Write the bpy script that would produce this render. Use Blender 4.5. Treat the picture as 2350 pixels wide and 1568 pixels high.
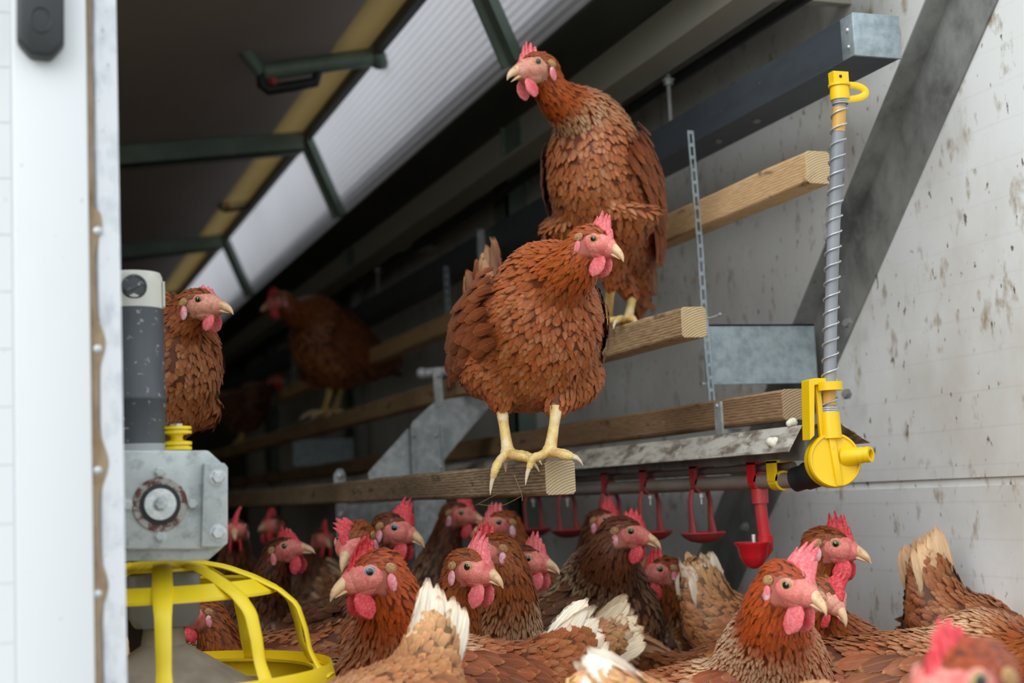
import bpy, math, random
import numpy as np
from mathutils import Vector, Matrix
random.seed(7); rng = np.random.default_rng(7)
for o in list(bpy.data.objects): bpy.data.objects.remove(o)
SC = bpy.context.scene; COL = SC.collection

# ---------------------------------------------------------------- camera
F = 3264.0                                      # focal length in pixels of a 2350 px wide frame (50 mm)
def nrm(a): a = np.asarray(a, float); return a/np.linalg.norm(a)
_d = nrm([-.36, -.1229, -1.]); _u = nrm([-.0456, 1, .36*.0456-.1229]); _x = np.cross(_d, _u)
RW = np.array([_x, _d, _u])                     # camera -> world (X right wall, Y depth, Z up), camera at the origin
def ray(px, py): return RW @ np.array([(px-1175)/F, -(py-784)/F, -1.])
def P(px, py, dep): return ray(px, py)*dep      # point at camera distance dep
def PX(px, py, X): r = ray(px, py); return r*(X/r[0])
def PY(px, py, Y): r = ray(px, py); return r*(Y/r[1])
cd = bpy.data.cameras.new('camera'); cam = bpy.data.objects.new('camera', cd); COL.objects.link(cam)
cam.matrix_world = Matrix([list(RW[i])+[0] for i in range(3)]+[[0, 0, 0, 1]])
cd.sensor_width = 36; cd.lens = 50; cd.clip_start = .02; cd.clip_end = 200
cd.dof.use_dof = True; cd.dof.focus_distance = 1.74; cd.dof.aperture_fstop = 4.2; cd.dof.aperture_blades = 9
SC.camera = cam

# ---------------------------------------------------------------- light
w = bpy.data.worlds.new('world'); SC.world = w; w.use_nodes = True
nt = w.node_tree; nt.nodes.clear()
wo = nt.nodes.new('ShaderNodeOutputWorld'); bg = nt.nodes.new('ShaderNodeBackground')
tc = nt.nodes.new('ShaderNodeTexCoord'); sx = nt.nodes.new('ShaderNodeSeparateXYZ'); cr = nt.nodes.new('ShaderNodeValToRGB')
cr.color_ramp.elements[0].position = .35; cr.color_ramp.elements[0].color = (.42, .44, .43, 1)
cr.color_ramp.elements[1].position = .8; cr.color_ramp.elements[1].color = (.88, .95, 1, 1)
mp = nt.nodes.new('ShaderNodeMath'); mp.operation = 'MULTIPLY_ADD'; mp.inputs[1].default_value = .5; mp.inputs[2].default_value = .5
nt.links.new(tc.outputs['Generated'], sx.inputs[0]); nt.links.new(sx.outputs['Z'], mp.inputs[0]); nt.links.new(mp.outputs[0], cr.inputs[0])
nt.links.new(cr.outputs[0], bg.inputs[0]); bg.inputs[1].default_value = 1.7; nt.links.new(bg.outputs[0], wo.inputs[0])
sd = bpy.data.lights.new('overcast_sun', 'SUN'); sd.energy = 1.6; sd.angle = math.radians(50); sd.color = (1, .98, .95)
so = bpy.data.objects.new('overcast_sun', sd); COL.objects.link(so)
so.rotation_euler = Vector((.72, .5, -.5)).to_track_quat('-Z', 'Y').to_euler()
SC.view_settings.view_transform = 'Standard'; SC.view_settings.look = 'None'; SC.view_settings.gamma = 1
SC.view_settings.exposure = 0.1; SC.view_settings.use_curve_mapping = False

# ---------------------------------------------------------------- helpers
def lin(r, g, b):
    f = lambda c: (c/255/12.92) if c <= 10 else ((c/255+.055)/1.055)**2.4
    return (f(r), f(g), f(b), 1)
def tag(o, label=None, cat=None, group=None, kind=None):
    for k, v in (('label', label), ('category', cat), ('group', group), ('kind', kind)):
        if v: o[k] = v
    return o
def empty(name, loc):
    o = bpy.data.objects.new(name, None); o.empty_display_size = .02; COL.objects.link(o); o.location = tuple(loc); return o
def wloc(o):
    v = np.zeros(3)
    while o is not None: v = v+np.array(o.location); o = o.parent
    return v
class MB:
    def __init__(s): s.v = []; s.f = []; s.m = []; s.n = 0; s.c = []
    def add(s, V, Fc, m=0, col=None):
        V = np.asarray(V, float); s.v.append(V); s.f += [tuple(int(i)+s.n for i in f) for f in Fc]; s.m += [m]*len(Fc); s.n += len(V)
        s.c.append(np.tile([1, 1, 1, 1], (len(V), 1)) if col is None else np.asarray(col)); return s
    def box(s, a, b, m=0):
        (x0, y0, z0), (x1, y1, z1) = np.minimum(a, b), np.maximum(a, b)
        V = [(x, y, z) for x in (x0, x1) for y in (y0, y1) for z in (z0, z1)]
        return s.add(V, [(0, 1, 3, 2), (4, 6, 7, 5), (0, 4, 5, 1), (2, 3, 7, 6), (0, 2, 6, 4), (1, 5, 7, 3)], m)
    def obox(s, c, ax, ay, az, m=0):              # oriented box: centre and three half-axis vectors
        c, ax, ay, az = map(np.asarray, (c, ax, ay, az))
        V = [c+i*ax+j*ay+k*az for i in (-1, 1) for j in (-1, 1) for k in (-1, 1)]
        return s.add(V, [(0, 1, 3, 2), (4, 6, 7, 5), (0, 4, 5, 1), (2, 3, 7, 6), (0, 2, 6, 4), (1, 5, 7, 3)], m)
    def prism(s, poly, vec, m=0):                 # closed polygon (3D points) pushed along vec
        A = np.asarray(poly, float); n = len(A); V = np.vstack([A, A+np.asarray(vec)])
        return s.add(V, [tuple(range(n))[::-1], tuple(range(n, 2*n))]+[(i, (i+1) % n, n+(i+1) % n, n+i) for i in range(n)], m)
    def loft(s, C, A, B, seg=16, m=0, col=None, cap=True):   # elliptical rings: centres, half-axis vectors
        C, A, B = map(lambda q: np.asarray(q, float), (C, A, B)); t = np.arange(seg)*2*math.pi/seg; k = len(C)
        V = (C[:, None]+A[:, None]*np.cos(t)[None, :, None]+B[:, None]*np.sin(t)[None, :, None]).reshape(-1, 3)
        Fc = [(i*seg+j, i*seg+(j+1) % seg, (i+1)*seg+(j+1) % seg, (i+1)*seg+j) for i in range(k-1) for j in range(seg)]
        if cap: Fc += [tuple(range(seg))[::-1], tuple(range((k-1)*seg, k*seg))]
        return s.add(V, Fc, m, None if col is None else np.repeat(np.asarray(col), seg, axis=0))
    def tube(s, pts, r, seg=12, m=0, col=None, cap=True, flat=None):
        pts = np.asarray(pts, float); k = len(pts); r = np.full(k, r) if np.isscalar(r) else np.asarray(r, float)
        T = np.gradient(pts, axis=0); T /= np.linalg.norm(T, axis=1)[:, None]+1e-12
        ref = np.array([0, 0, 1.]) if abs(T[0][2]) < .9 else np.array([1., 0, 0])
        a = nrm(np.cross(T[0], ref)); A = []; B = []
        for i in range(k):
            a = nrm(a-T[i]*a.dot(T[i])); A.append(a*r[i]); B.append(np.cross(T[i], a)*r[i]*(flat or 1))
        return s.loft(pts, A, B, seg, m, col, cap)
    def ell(s, c, ax, ay, az, nu=14, nv=10, m=0):  # ellipsoid, poles on az
        c, ax, ay, az = map(np.asarray, (c, ax, ay, az)); V = [c-az]
        for i in range(1, nv):
            p = math.pi*i/nv
            for j in range(nu):
                q = 2*math.pi*j/nu; V.append(c-az*math.cos(p)+math.sin(p)*(ax*math.cos(q)+ay*math.sin(q)))
        V.append(c+az); L = len(V)-1
        Fc = [(0, 1+(j+1) % nu, 1+j) for j in range(nu)]
        for i in range(nv-2):
            for j in range(nu): Fc.append((1+i*nu+j, 1+i*nu+(j+1) % nu, 1+(i+1)*nu+(j+1) % nu, 1+(i+1)*nu+j))
        Fc += [(L, 1+(nv-2)*nu+j, 1+(nv-2)*nu+(j+1) % nu) for j in range(nu)]
        return s.add(V, Fc, m)
    def sph(s, c, r, **k): return s.ell(c, (r, 0, 0), (0, r, 0), (0, 0, r), **k)
    def lathe(s, c, axis, prof, seg=32, m=0):      # prof: (radius, height along axis)
        axis = nrm(axis); a = nrm(np.cross(axis, [0, 0, 1.] if abs(axis[2]) < .9 else [1., 0, 0])); b = np.cross(axis, a)
        C = [np.asarray(c)+axis*h for r, h in prof]
        return s.loft(C, [a*max(r, 1e-5) for r, h in prof], [b*max(r, 1e-5) for r, h in prof], seg, m)
    def build(s, name, mats, parent=None, smooth=True, bevel=0, loc=None, fix=True):
        me = bpy.data.meshes.new(name); V = np.vstack(s.v)
        o = bpy.data.objects.new(name, me); COL.objects.link(o)
        off = np.zeros(3)
        if parent is not None: o.parent = parent; off = wloc(parent)
        elif loc is not None: o.location = tuple(loc); off = np.asarray(loc)
        else: off = np.array([(V[:, 0].min()+V[:, 0].max())/2, (V[:, 1].min()+V[:, 1].max())/2, V[:, 2].min()]); o.location = tuple(off)
        me.from_pydata((V-off).tolist(), [], s.f)
        for mt in (mats if isinstance(mats, (list, tuple)) else [mats]): me.materials.append(mt)
        me.polygons.foreach_set('material_index', s.m)
        me.polygons.foreach_set('use_smooth', [smooth]*len(s.f))
        ca = me.color_attributes.new('Col', 'FLOAT_COLOR', 'POINT'); ca.data.foreach_set('color', np.vstack(s.c).astype(np.float32).ravel())
        if fix:
            import bmesh
            b = bmesh.new(); b.from_mesh(me); bmesh.ops.recalc_face_normals(b, faces=b.faces); b.to_mesh(me); b.free()
        if bevel:
            md = o.modifiers.new('bevel', 'BEVEL'); md.width = bevel; md.segments = 2; md.limit_method = 'ANGLE'; md.angle_limit = .7; md.harden_normals = False
        elif smooth: smooth_angle(me)
        return o
def smooth_angle(me, ang=50):
    try:
        me.set_sharp_from_angle(angle=math.radians(ang))
    except Exception: pass
def bez(p0, p1, p2, p3, n):
    t = np.linspace(0, 1, n)[:, None]; p0, p1, p2, p3 = map(np.asarray, (p0, p1, p2, p3))
    return (1-t)**3*p0+3*(1-t)**2*t*p1+3*(1-t)*t*t*p2+t**3*p3

# ---------------------------------------------------------------- materials
def mat(name, col, rough=.6, metal=0, noise=None, bump=0, bscale=60, spec=.5, sss=0, coat=0):
    """noise: list of (scale, stretch xyz, lo, hi, colour, detail) stains mixed over the base colour"""
    m = bpy.data.materials.new(name); m.use_nodes = True; t = m.node_tree; b = t.nodes['Principled BSDF']
    b.inputs['Roughness'].default_value = rough; b.inputs['Metallic'].default_value = metal; b.inputs['Specular IOR Level'].default_value = spec
    if sss: b.inputs['Subsurface Weight'].default_value = sss; b.inputs['Subsurface Scale'].default_value = .004; b.inputs['Subsurface Radius'].default_value = (1, .3, .2)
    if coat: b.inputs['Coat Weight'].default_value = coat
    c = t.nodes.new('ShaderNodeRGB'); c.outputs[0].default_value = col; cur = c.outputs[0]
    tcn = t.nodes.new('ShaderNodeTexCoord')
    for i, (sc, st, lo, hi, cc, det) in enumerate(noise or []):
        mpn = t.nodes.new('ShaderNodeMapping'); mpn.inputs['Scale'].default_value = st; mpn.inputs['Location'].default_value = (i*3.1, i*1.7, i)
        t.links.new(tcn.outputs['Object'], mpn.inputs[0])
        n = t.nodes.new('ShaderNodeTexNoise'); n.inputs['Scale'].default_value = sc; n.inputs['Detail'].default_value = det; n.inputs['Roughness'].default_value = .6
        t.links.new(mpn.outputs[0], n.inputs[0])
        r = t.nodes.new('ShaderNodeMapRange'); r.inputs[1].default_value = lo; r.inputs[2].default_value = hi; r.inputs[4].default_value = cc[3]
        t.links.new(n.outputs[0], r.inputs[0])
        mx = t.nodes.new('ShaderNodeMix'); mx.data_type = 'RGBA'; mx.inputs[7].default_value = (*cc[:3], 1)
        t.links.new(r.outputs[0], mx.inputs[0]); t.links.new(cur, mx.inputs[6]); cur = mx.outputs[2]
    t.links.new(cur, b.inputs['Base Color'])
    if bump:
        n = t.nodes.new('ShaderNodeTexNoise'); n.inputs['Scale'].default_value = bscale; n.inputs['Detail'].default_value = 4
        t.links.new(tcn.outputs['Object'], n.inputs[0]); bp = t.nodes.new('ShaderNodeBump'); bp.inputs['Strength'].default_value = bump; bp.inputs['Distance'].default_value = .002
        t.links.new(n.outputs[0], bp.inputs['Height']); t.links.new(bp.outputs[0], b.inputs['Normal'])
    return m
def A(c, a): return (c[0], c[1], c[2], a)
one = (1, 1, 1)
brown = lin(120, 92, 62); dbrown = lin(74, 56, 38)
M = {}
M['door'] = mat('white_paint', lin(214, 217, 221), .35, 0, [(7, (1, 1, .35), .55, .75, A(lin(205, 205, 203), .5), 5), (220, (1, 1, .5), .74, .78, A(lin(120, 120, 118), .6), 2)])
M['galv'] = mat('galvanised_steel', lin(178, 184, 186), .5, .35, [(9, one, .35, .65, A(lin(130, 136, 138), .8), 5), (55, one, .45, .62, A(lin(205, 208, 208), .6), 6), (24, (1, 1, .4), .62, .75, A(brown, .45), 6)], .12, 40)
M['galv_flange'] = mat('galvanised_flange', lin(205, 208, 214), .5, .15, [(60, (1, 1, .5), .5, .7, A(lin(165, 168, 178), .7), 6), (200, one, .68, .74, A(lin(70, 70, 74), .8), 3), (14, one, .6, .75, A(lin(165, 160, 150), .5), 5)], .1)
M['galv_dark'] = mat('weathered_galvanised_steel', lin(150, 152, 150), .5, .15, [(12, (1, 1, .6), .4, .65, A(lin(84, 86, 86), .8), 5), (70, one, .5, .7, A(lin(150, 152, 150), .5), 5), (40, (1, 1, .5), .66, .74, A(dbrown, .7), 6)], .1, 40)
M['beam'] = mat('dark_box_steel', lin(76, 84, 92), .5, .3, [(30, (1, .3, 2), .4, .7, A(lin(66, 72, 80), .7), 5), (130, one, .72, .76, A(lin(190, 190, 190), .7), 2)])
M['cap'] = mat('bright_zinc', lin(165, 178, 184), .42, .4, [(60, one, .4, .65, A(lin(130, 142, 150), .8), 6), (16, one, .65, .78, A(brown, .35), 5)])
M['zinc'] = mat('zinc_bolt', lin(190, 194, 196), .4, .5, [(90, one, .5, .65, A(lin(225, 226, 226), .8), 5)], .2, 150)
M['alum'] = mat('painted_alloy', lin(196, 202, 202), .5, .15, [(14, one, .42, .68, A(lin(140, 146, 146), .8), 6), (75, one, .52, .7, A(lin(120, 124, 122), .6), 6), (40, one, .66, .74, A(lin(235, 236, 236), .8), 4)], .18, 90)
M['rust'] = mat('rusty_ring', lin(170, 165, 160), .7, .2, [(90, one, .45, .55, A(lin(98, 62, 50), 1), 5)], .3, 200)
M['green'] = mat('green_grey_steel', lin(116, 132, 122), .5, .2, [(12, one, .4, .7, A(lin(90, 104, 96), .7), 4)])
M['dark'] = mat('dark_beam', lin(62, 68, 66), .6, 0, [(9, (1, .3, 1), .4, .7, A(lin(34, 40, 36), .8), 4)])
M['rail'] = mat('grey_rail', lin(166, 165, 152), .6, .1)
M['black'] = mat('black_rubber', lin(30, 31, 33), .55, 0, [(60, one, .6, .75, A(lin(90, 88, 84), .5), 5)])
M['latch'] = mat('black_latch', lin(34, 37, 40), .45)
M['motor'] = mat('dusty_black_tube', lin(66, 70, 76), .5, 0, [(8, (1, 1, .5), .4, .7, A(lin(88, 92, 98), .7), 5), (120, one, .62, .7, A(lin(170, 172, 168), .8), 3), (18, (2, 2, .5), .66, .72, A(lin(190, 170, 140), .8), 4)])
M['ivory'] = mat('ivory_plastic', lin(208, 208, 198), .5, 0, [(20, one, .55, .75, A(lin(170, 160, 140), .5), 5)])
M['ltgrey'] = mat('light_grey_plastic', lin(160, 162, 164), .5)
M['grey'] = mat('grey_plastic', lin(140, 144, 146), .45, 0, [(14, one, .5, .75, A(lin(88, 84, 78), .7), 5)])
M['tan'] = mat('dusty_grey_cone', lin(172, 162, 146), .7, 0, [(14, one, .45, .75, A(lin(112, 98, 82), .8), 5)])
M['yellow'] = mat('yellow_plastic', lin(238, 196, 16), .38, 0, [(16, one, .62, .8, A(lin(200, 160, 30), .7), 5), (70, one, .7, .76, A(lin(90, 70, 30), .6), 4)])
M['pan'] = mat('lemon_yellow_plastic', lin(244, 214, 36), .38, 0, [(22, one, .6, .8, A(lin(214, 176, 30), .6), 5), (80, one, .72, .78, A(lin(110, 84, 30), .7), 4)])
M['red'] = mat('red_plastic', lin(196, 24, 36), .4, 0, [(24, (1, 1, .4), .5, .72, A(lin(150, 90, 84), .7), 6)])
M['redold'] = mat('dusty_red_plastic', lin(160, 40, 46), .6, 0, [(30, (1, 1, .3), .4, .65, A(lin(134, 86, 80), .8), 6)])
M['pipe'] = mat('dusty_grey_pipe', lin(140, 130, 122), .7, 0, [(20, (1, .4, 1), .45, .7, A(lin(108, 94, 82), .8), 6)])
M['hose'] = mat('grey_hose', lin(150, 154, 160), .4, 0, [(3, (.1, .1, 1), .42, .6, A(lin(104, 106, 114), .9), 2)])
M['amber'] = mat('amber_collar', lin(206, 160, 78), .4)
M['guard'] = mat('soiled_guard_sheet', lin(196, 192, 182), .7, 0, [(26, (2.2, .6, 2.2), .42, .6, A(lin(105, 92, 76), .9), 7), (40, (1.6, 1, 1.6), .55, .66, A(lin(205, 200, 188), .9), 6)], .4, 60)
M['white_drop'] = mat('white_dropping', lin(225, 222, 205), .7, 0, None, .4, 120)
M['ceiling'] = mat('grey_brown_sheet', lin(170, 160, 152), .6, 0, [(3, (1, .5, 1), .4, .7, A(lin(150, 142, 134), .6), 4)])
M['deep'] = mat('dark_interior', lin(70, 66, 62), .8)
M['litter'] = mat('straw_litter', lin(132, 104, 70), .9, 0, [(60, one, .4, .65, A(lin(84, 64, 42), .8), 6)], .6, 100)
M['ground'] = mat('pale_ground', lin(150, 148, 138), .9, 0, [(6, one, .4, .7, A(lin(110, 108, 88), .7), 6)])
M['feed'] = mat('crumbled_feed', lin(168, 140, 96), .9, 0, [(300, one, .45, .6, A(lin(110, 88, 58), .9), 4)], 1, 400)
M['straw'] = mat('dry_straw', lin(190, 165, 115), .7)
# right wall: sandwich panel with micro profile, dirt speckles and stains
def wallmat():
    m = mat('white_wall_panel', lin(228, 231, 231), .5, 0, [
        (2.2, (1, 1, .9), .46, .70, A(lin(178, 168, 150), .6), 6), (34, (1, 1, .55), .58, .72, A(lin(150, 126, 92), .8), 6),
        (75, (1, 1, .5), .66, .71, A(lin(92, 70, 42), .85), 3), (9, (1, 1, .25), .6, .72, A(lin(165, 148, 120), .5), 6)])
    t = m.node_tree; b = t.nodes['Principled BSDF']; g = t.nodes.new('ShaderNodeTexCoord'); s = t.nodes.new('ShaderNodeSeparateXYZ')
    t.links.new(g.outputs['Object'], s.inputs[0]); k = t.nodes.new('ShaderNodeMath'); k.operation = 'MULTIPLY'; k.inputs[1].default_value = 1/.052
    t.links.new(s.outputs['Z'], k.inputs[0]); fr = t.nodes.new('ShaderNodeMath'); fr.operation = 'FRACT'; t.links.new(k.outputs[0], fr.inputs[0])
    r = t.nodes.new('ShaderNodeMapRange'); r.inputs[1].default_value = 0; r.inputs[2].default_value = .06; t.links.new(fr.outputs[0], r.inputs[0])
    bp = t.nodes.new('ShaderNodeBump'); bp.inputs['Strength'].default_value = .12; bp.inputs['Distance'].default_value = .002
    t.links.new(r.outputs[0], bp.inputs['Height']); t.links.new(bp.outputs[0], b.inputs['Normal']); return m
M['wall'] = wallmat()
def translucent(name, col, tr=.5, stripes=0):
    m = bpy.data.materials.new(name); m.use_nodes = True; t = m.node_tree; t.nodes.clear()
    o = t.nodes.new('ShaderNodeOutputMaterial'); a = t.nodes.new('ShaderNodeBsdfDiffuse'); b = t.nodes.new('ShaderNodeBsdfTranslucent'); mx = t.nodes.new('ShaderNodeMixShader')
    g = t.nodes.new('ShaderNodeTexCoord'); n = t.nodes.new('ShaderNodeTexNoise'); n.inputs['Scale'].default_value = 2; t.links.new(g.outputs['Object'], n.inputs[0])
    c = t.nodes.new('ShaderNodeMix'); c.data_type = 'RGBA'; c.inputs[6].default_value = col; c.inputs[7].default_value = tuple(x*.8 for x in col[:3])+(1,)
    t.links.new(n.outputs[0], c.inputs[0])
    t.links.new(c.outputs[2], a.inputs[0]); t.links.new(c.outputs[2], b.inputs[0]); mx.inputs[0].default_value = tr
    t.links.new(a.outputs[0], mx.inputs[1]); t.links.new(b.outputs[0], mx.inputs[2]); t.links.new(mx.outputs[0], o.inputs[0]); return m
M['white_sheet'] = translucent('translucent_white_sheet', lin(236, 232, 236), .6)
M['light_sheet'] = translucent('added_left_light_sheet', lin(150, 146, 140), .5)  # invented translucent sheet, lets soft daylight in from the left
M['ridge'] = translucent('translucent_amber_strip', lin(206, 190, 152), .45)
# timber: long grain along Y on the sides, growth rings on the sawn end
def wood(name, light, dark, dirt, endc):
    out = []
    for end in (0, 1):
        m = bpy.data.materials.new(name+('_end_grain' if end else '')); m.use_nodes = True; t = m.node_tree; b = t.nodes['Principled BSDF']; b.inputs['Roughness'].default_value = .75
        b.inputs['Specular IOR Level'].default_value = .25
        g = t.nodes.new('ShaderNodeTexCoord'); mp = t.nodes.new('ShaderNodeMapping'); t.links.new(g.outputs['Object'], mp.inputs[0])
        wv = t.nodes.new('ShaderNodeTexWave'); wv.wave_type = 'RINGS'; wv.rings_direction = 'Y'
        if end: mp.inputs['Location'].default_value = (-.03, 0, .05); wv.inputs['Scale'].default_value = 95; wv.inputs['Distortion'].default_value = 1.2; mp.inputs['Scale'].default_value = (1, .2, 1); wv.inputs['Detail Scale'].default_value = 4
        else: mp.inputs['Location'].default_value = (-.03, 0, .05); mp.inputs['Scale'].default_value = (1, .045, 1); wv.inputs['Scale'].default_value = 95; wv.inputs['Distortion'].default_value = 5; wv.inputs['Detail Scale'].default_value = 9
        wv.inputs['Detail'].default_value = 2; t.links.new(mp.outputs[0], wv.inputs[0])
        c = t.nodes.new('ShaderNodeMix'); c.data_type = 'RGBA'
        c.inputs[6].default_value = endc if end else light; c.inputs[7].default_value = tuple(x*.62 for x in endc[:3])+(1,) if end else dark; t.links.new(wv.outputs[0], c.inputs[0])
        cur = c.outputs[2]
        for sc, st, lo, hi, cc in ((9, (1, .35, 1), .45, .7, dirt), (26, (1, .6, 1.4), .62, .7, (.03, .02, .013, .75)), (60, (1, .5, 1), .68, .73, A(lin(205, 190, 160), .6))):
            if end and sc == 26: cc = (.1, .07, .045, .5)
            mq = t.nodes.new('ShaderNodeMapping'); mq.inputs['Scale'].default_value = st; t.links.new(g.outputs['Object'], mq.inputs[0])
            n = t.nodes.new('ShaderNodeTexNoise'); n.inputs['Scale'].default_value = sc; n.inputs['Detail'].default_value = 5; t.links.new(mq.outputs[0], n.inputs[0])
            r = t.nodes.new('ShaderNodeMapRange'); r.inputs[1].default_value = lo; r.inputs[2].default_value = hi; r.inputs[4].default_value = cc[3]*(.4 if end else 1); t.links.new(n.outputs[0], r.inputs[0])
            x = t.nodes.new('ShaderNodeMix'); x.data_type = 'RGBA'; x.inputs[7].default_value = (*cc[:3], 1); t.links.new(r.outputs[0], x.inputs[0]); t.links.new(cur, x.inputs[6]); cur = x.outputs[2]
        t.links.new(cur, b.inputs['Base Color'])
        bp = t.nodes.new('ShaderNodeBump'); bp.inputs['Strength'].default_value = .5; bp.inputs['Distance'].default_value = .0015; bp.invert = True
        t.links.new(wv.outputs[0], bp.inputs['Height']); t.links.new(bp.outputs[0], b.inputs['Normal']); out.append(m)
    return out
W_new = wood('clean_pine', lin(226, 194, 150), lin(200, 160, 114), A(lin(160, 122, 82), .4), lin(216, 190, 150))
W_mid = wood('worn_pine', lin(204, 174, 134), lin(146, 114, 82), A(lin(120, 94, 70), .6), lin(206, 180, 138))
W_old = wood('dirty_pine', lin(182, 158, 128), lin(118, 98, 76), A(lin(100, 82, 64), .6), lin(206, 184, 146))
W_dk = wood('brown_pine', lin(172, 140, 108), lin(128, 98, 72), A(lin(100, 76, 54), .6), lin(176, 150, 118))

# ================================================================ THE SETTING
FZ = -.42; XW = 1.3; Y1, Y2, Y3, Y4 = 2.5, 4.0, 5.6, 7.1
def struct(o): o['kind'] = 'structure'; return o
struct(MB().box((-1.3, 1.35, FZ-.1), (XW+.02, 8, FZ)).build('floor', M['litter'], smooth=False))
struct(MB().box((-14, -14, -.75), (14, 1.2, -.7)).build('ground', M['ground'], smooth=False))
wr = MB().box((XW, 1.15, -.02+.012), (XW+.05, 8, 1.02)); wr.box((XW, 1.15, FZ-.3), (XW+.05, 8, -.02)); wr.box((XW+.004, 1.15, -.02), (XW+.05, 8, -.008))
# the horizontal seam between wall panels
struct(wr.build('wall_right', M['wall'], smooth=False))
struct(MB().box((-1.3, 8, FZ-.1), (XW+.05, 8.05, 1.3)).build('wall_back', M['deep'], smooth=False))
struct(MB().box((-1.35, 1.35, FZ-.1), (-1.34, 8, 1.3)).build('wall_left', M['light_sheet'], smooth=False))  # unseen left side, made translucent to brighten the interior
# left roof slope (two sheets per bay are drawn by the cross beams); ridge strip lets daylight through
RX, RZ = .85, 1.075; SL = math.tan(math.radians(7))
def roofz(x): return RZ-(RX-x)*SL
c = MB()
c.prism([(-1.35, 1.3, roofz(-1.35)), (RX-.105, 1.3, roofz(RX-.105)), (RX-.105, 1.3, roofz(RX-.105)+.03), (-1.35, 1.3, roofz(-1.35)+.03)], (0, 6.75, 0)); c.v[0][:, 1] = np.maximum(c.v[0][:, 1], 1.8)
struct(c.build('ceiling', M['ceiling'], smooth=False))
c = MB(); c.prism([(RX-.105, 1.3, roofz(RX-.105)), (RX-.004, 1.3, RZ), (RX-.004, 1.3, RZ+.004), (RX-.105, 1.3, roofz(RX-.105)+.004)], (0, 6.7, 0)); c.v[0][:, 1] = np.maximum(c.v[0][:, 1], 1.8)
struct(c.build('trim_1', M['ridge'], smooth=False))
# dark ridge purlin
c = MB().box((RX-.012, 1.8, RZ-.03), (RX+.008, 8, RZ+.03)); struct(c.build('trim_2', M['dark'], smooth=False))
# white corrugated sheets on the steep right slope, one sheet per bay
B0 = np.array([RX+.012, 0, RZ-.02]); B1 = np.array([.955, 0, .83]); dn = nrm(B1-B0); nn = nrm(np.cross(dn, [0, 1, 0]))
if nn[0] > 0: nn = -nn
ys = [1.8, Y1, Y2, Y3, Y4, 8]
n = 60
for i in range(5):
    V = []
    for j in range(n+1):
        t = j/n; p = B0+(B1-B0)*t+nn*(.001*math.sin(j*math.pi/2*1.0)); V += [p+[0, ys[i]+.01, 0], p+[0, ys[i+1]-.01, 0]]
    Fc = [(2*j, 2*j+1, 2*j+3, 2*j+2) for j in range(n)]
    o = MB().add(V, Fc).build('wall_upper', M['white_sheet']); struct(o)
    o['label'] = 'white ribbed sheet of the steep upper wall'
# eaves beam under the white sheets, outer cover above the aisle
struct(MB().box((.955, 1.8, .825), (1.13, 8, .90)).build('trim_3', M['dark'], smooth=False))
struct(MB().box((1.13, 1.7, 1.0), (XW+.06, 8, 1.03)).build('trim_4', M['ceiling'], smooth=False))
struct(MB().box((1.115, 1.7, .88), (1.13, 8, 1.02)).build('trim_5', M['dark'], smooth=False))

# door side on the left, close to the camera
D0 = 1.2
def DP(px, py, y=None): return PY(px, py, y or D0)
a0 = DP(-260, -200); a1 = DP(33, 1800); b0 = DP(34, -200); b1 = DP(208, 1800)
XD = DP(208, 800)[0]; XE = DP(33, 800)[0]; XF = DP(278, 800)[0]+.001
zt, zb = 1.12, -.75
c = MB()
zz = zb
g = .0465*1.0
while zz < zt:
    c.box((XD-.75, D0+.004, zz), (XE-.0012, D0+.035, zz+g-.0012)); zz += g
c.box((XD-.75, D0+.0046, zb), (XE, D0+.035, zt))
struct(c.build('wall_front', M['door'], smooth=False))
struct(MB().box((XE, D0, zb), (XD, D0+.04, zt)).build('trim_6', M['door'], bevel=.0015))
fl = MB().prism([(XD+.002, D0+.012, zb), (XD+.008, D0+.006, zb), (XF, D0+.006, zb), (XF, D0+.05, zb), (XD+.002, D0+.05, zb)], (0, 0, zt-zb))
struct(fl.build('trim_7', M['galv_flange'], smooth=False))
# dirt seam: mastic bead with irregular width, on the flange
c = MB(); V = []; zs = np.linspace(-.5, .55, 240)
riv = [DP(224, y)[2] for y in (528, 800, 1080, 1365)]
for z in zs:
    wd = .001+.0008*abs(math.sin(z*41))+sum(.0065*math.exp(-((z-r-.006)/.017)**2) for r in riv)*(1 if z < .25 else 0)+.002*(z < riv[0]-.03)*(.6+.4*math.sin(z*23))
    V += [(XD-.0005, D0+.003, z), (XD+.003+wd, D0+.0052, z)]
c.add(V, [(2*i, 2*i+1, 2*i+3, 2*i+2) for i in range(len(zs)-1)])
M['mastic'] = mat('brown_dirt_bead', lin(150, 128, 104), .8, 0, [(60, (1, 1, .4), .45, .65, A(lin(118, 92, 66), .9), 6)], .3, 200)
o = c.build('dirt_streak', M['mastic']); tag(o, 'brown dirt streak running down the joint of the white door and its metal flange', 'dirt', kind='stuff')
for i, y in enumerate((528, 800, 1080, 1365)):
    p = DP(224, y); c = MB().lathe((p[0], D0+.006, p[2]), (0, -1, 0), [(.0042, 0), (.0042, .0012), (.003, .003), (.0001, .0036)], 20)
    tag(c.build('rivet', M['zinc']), ['topmost steel rivet on the metal door flange', 'second steel rivet from the top, beside the motor', 'third steel rivet down, beside the gearbox', 'lowest steel rivet, beside the yellow pan grill'][i], 'rivet', 'rivets on the door flange')
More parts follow.
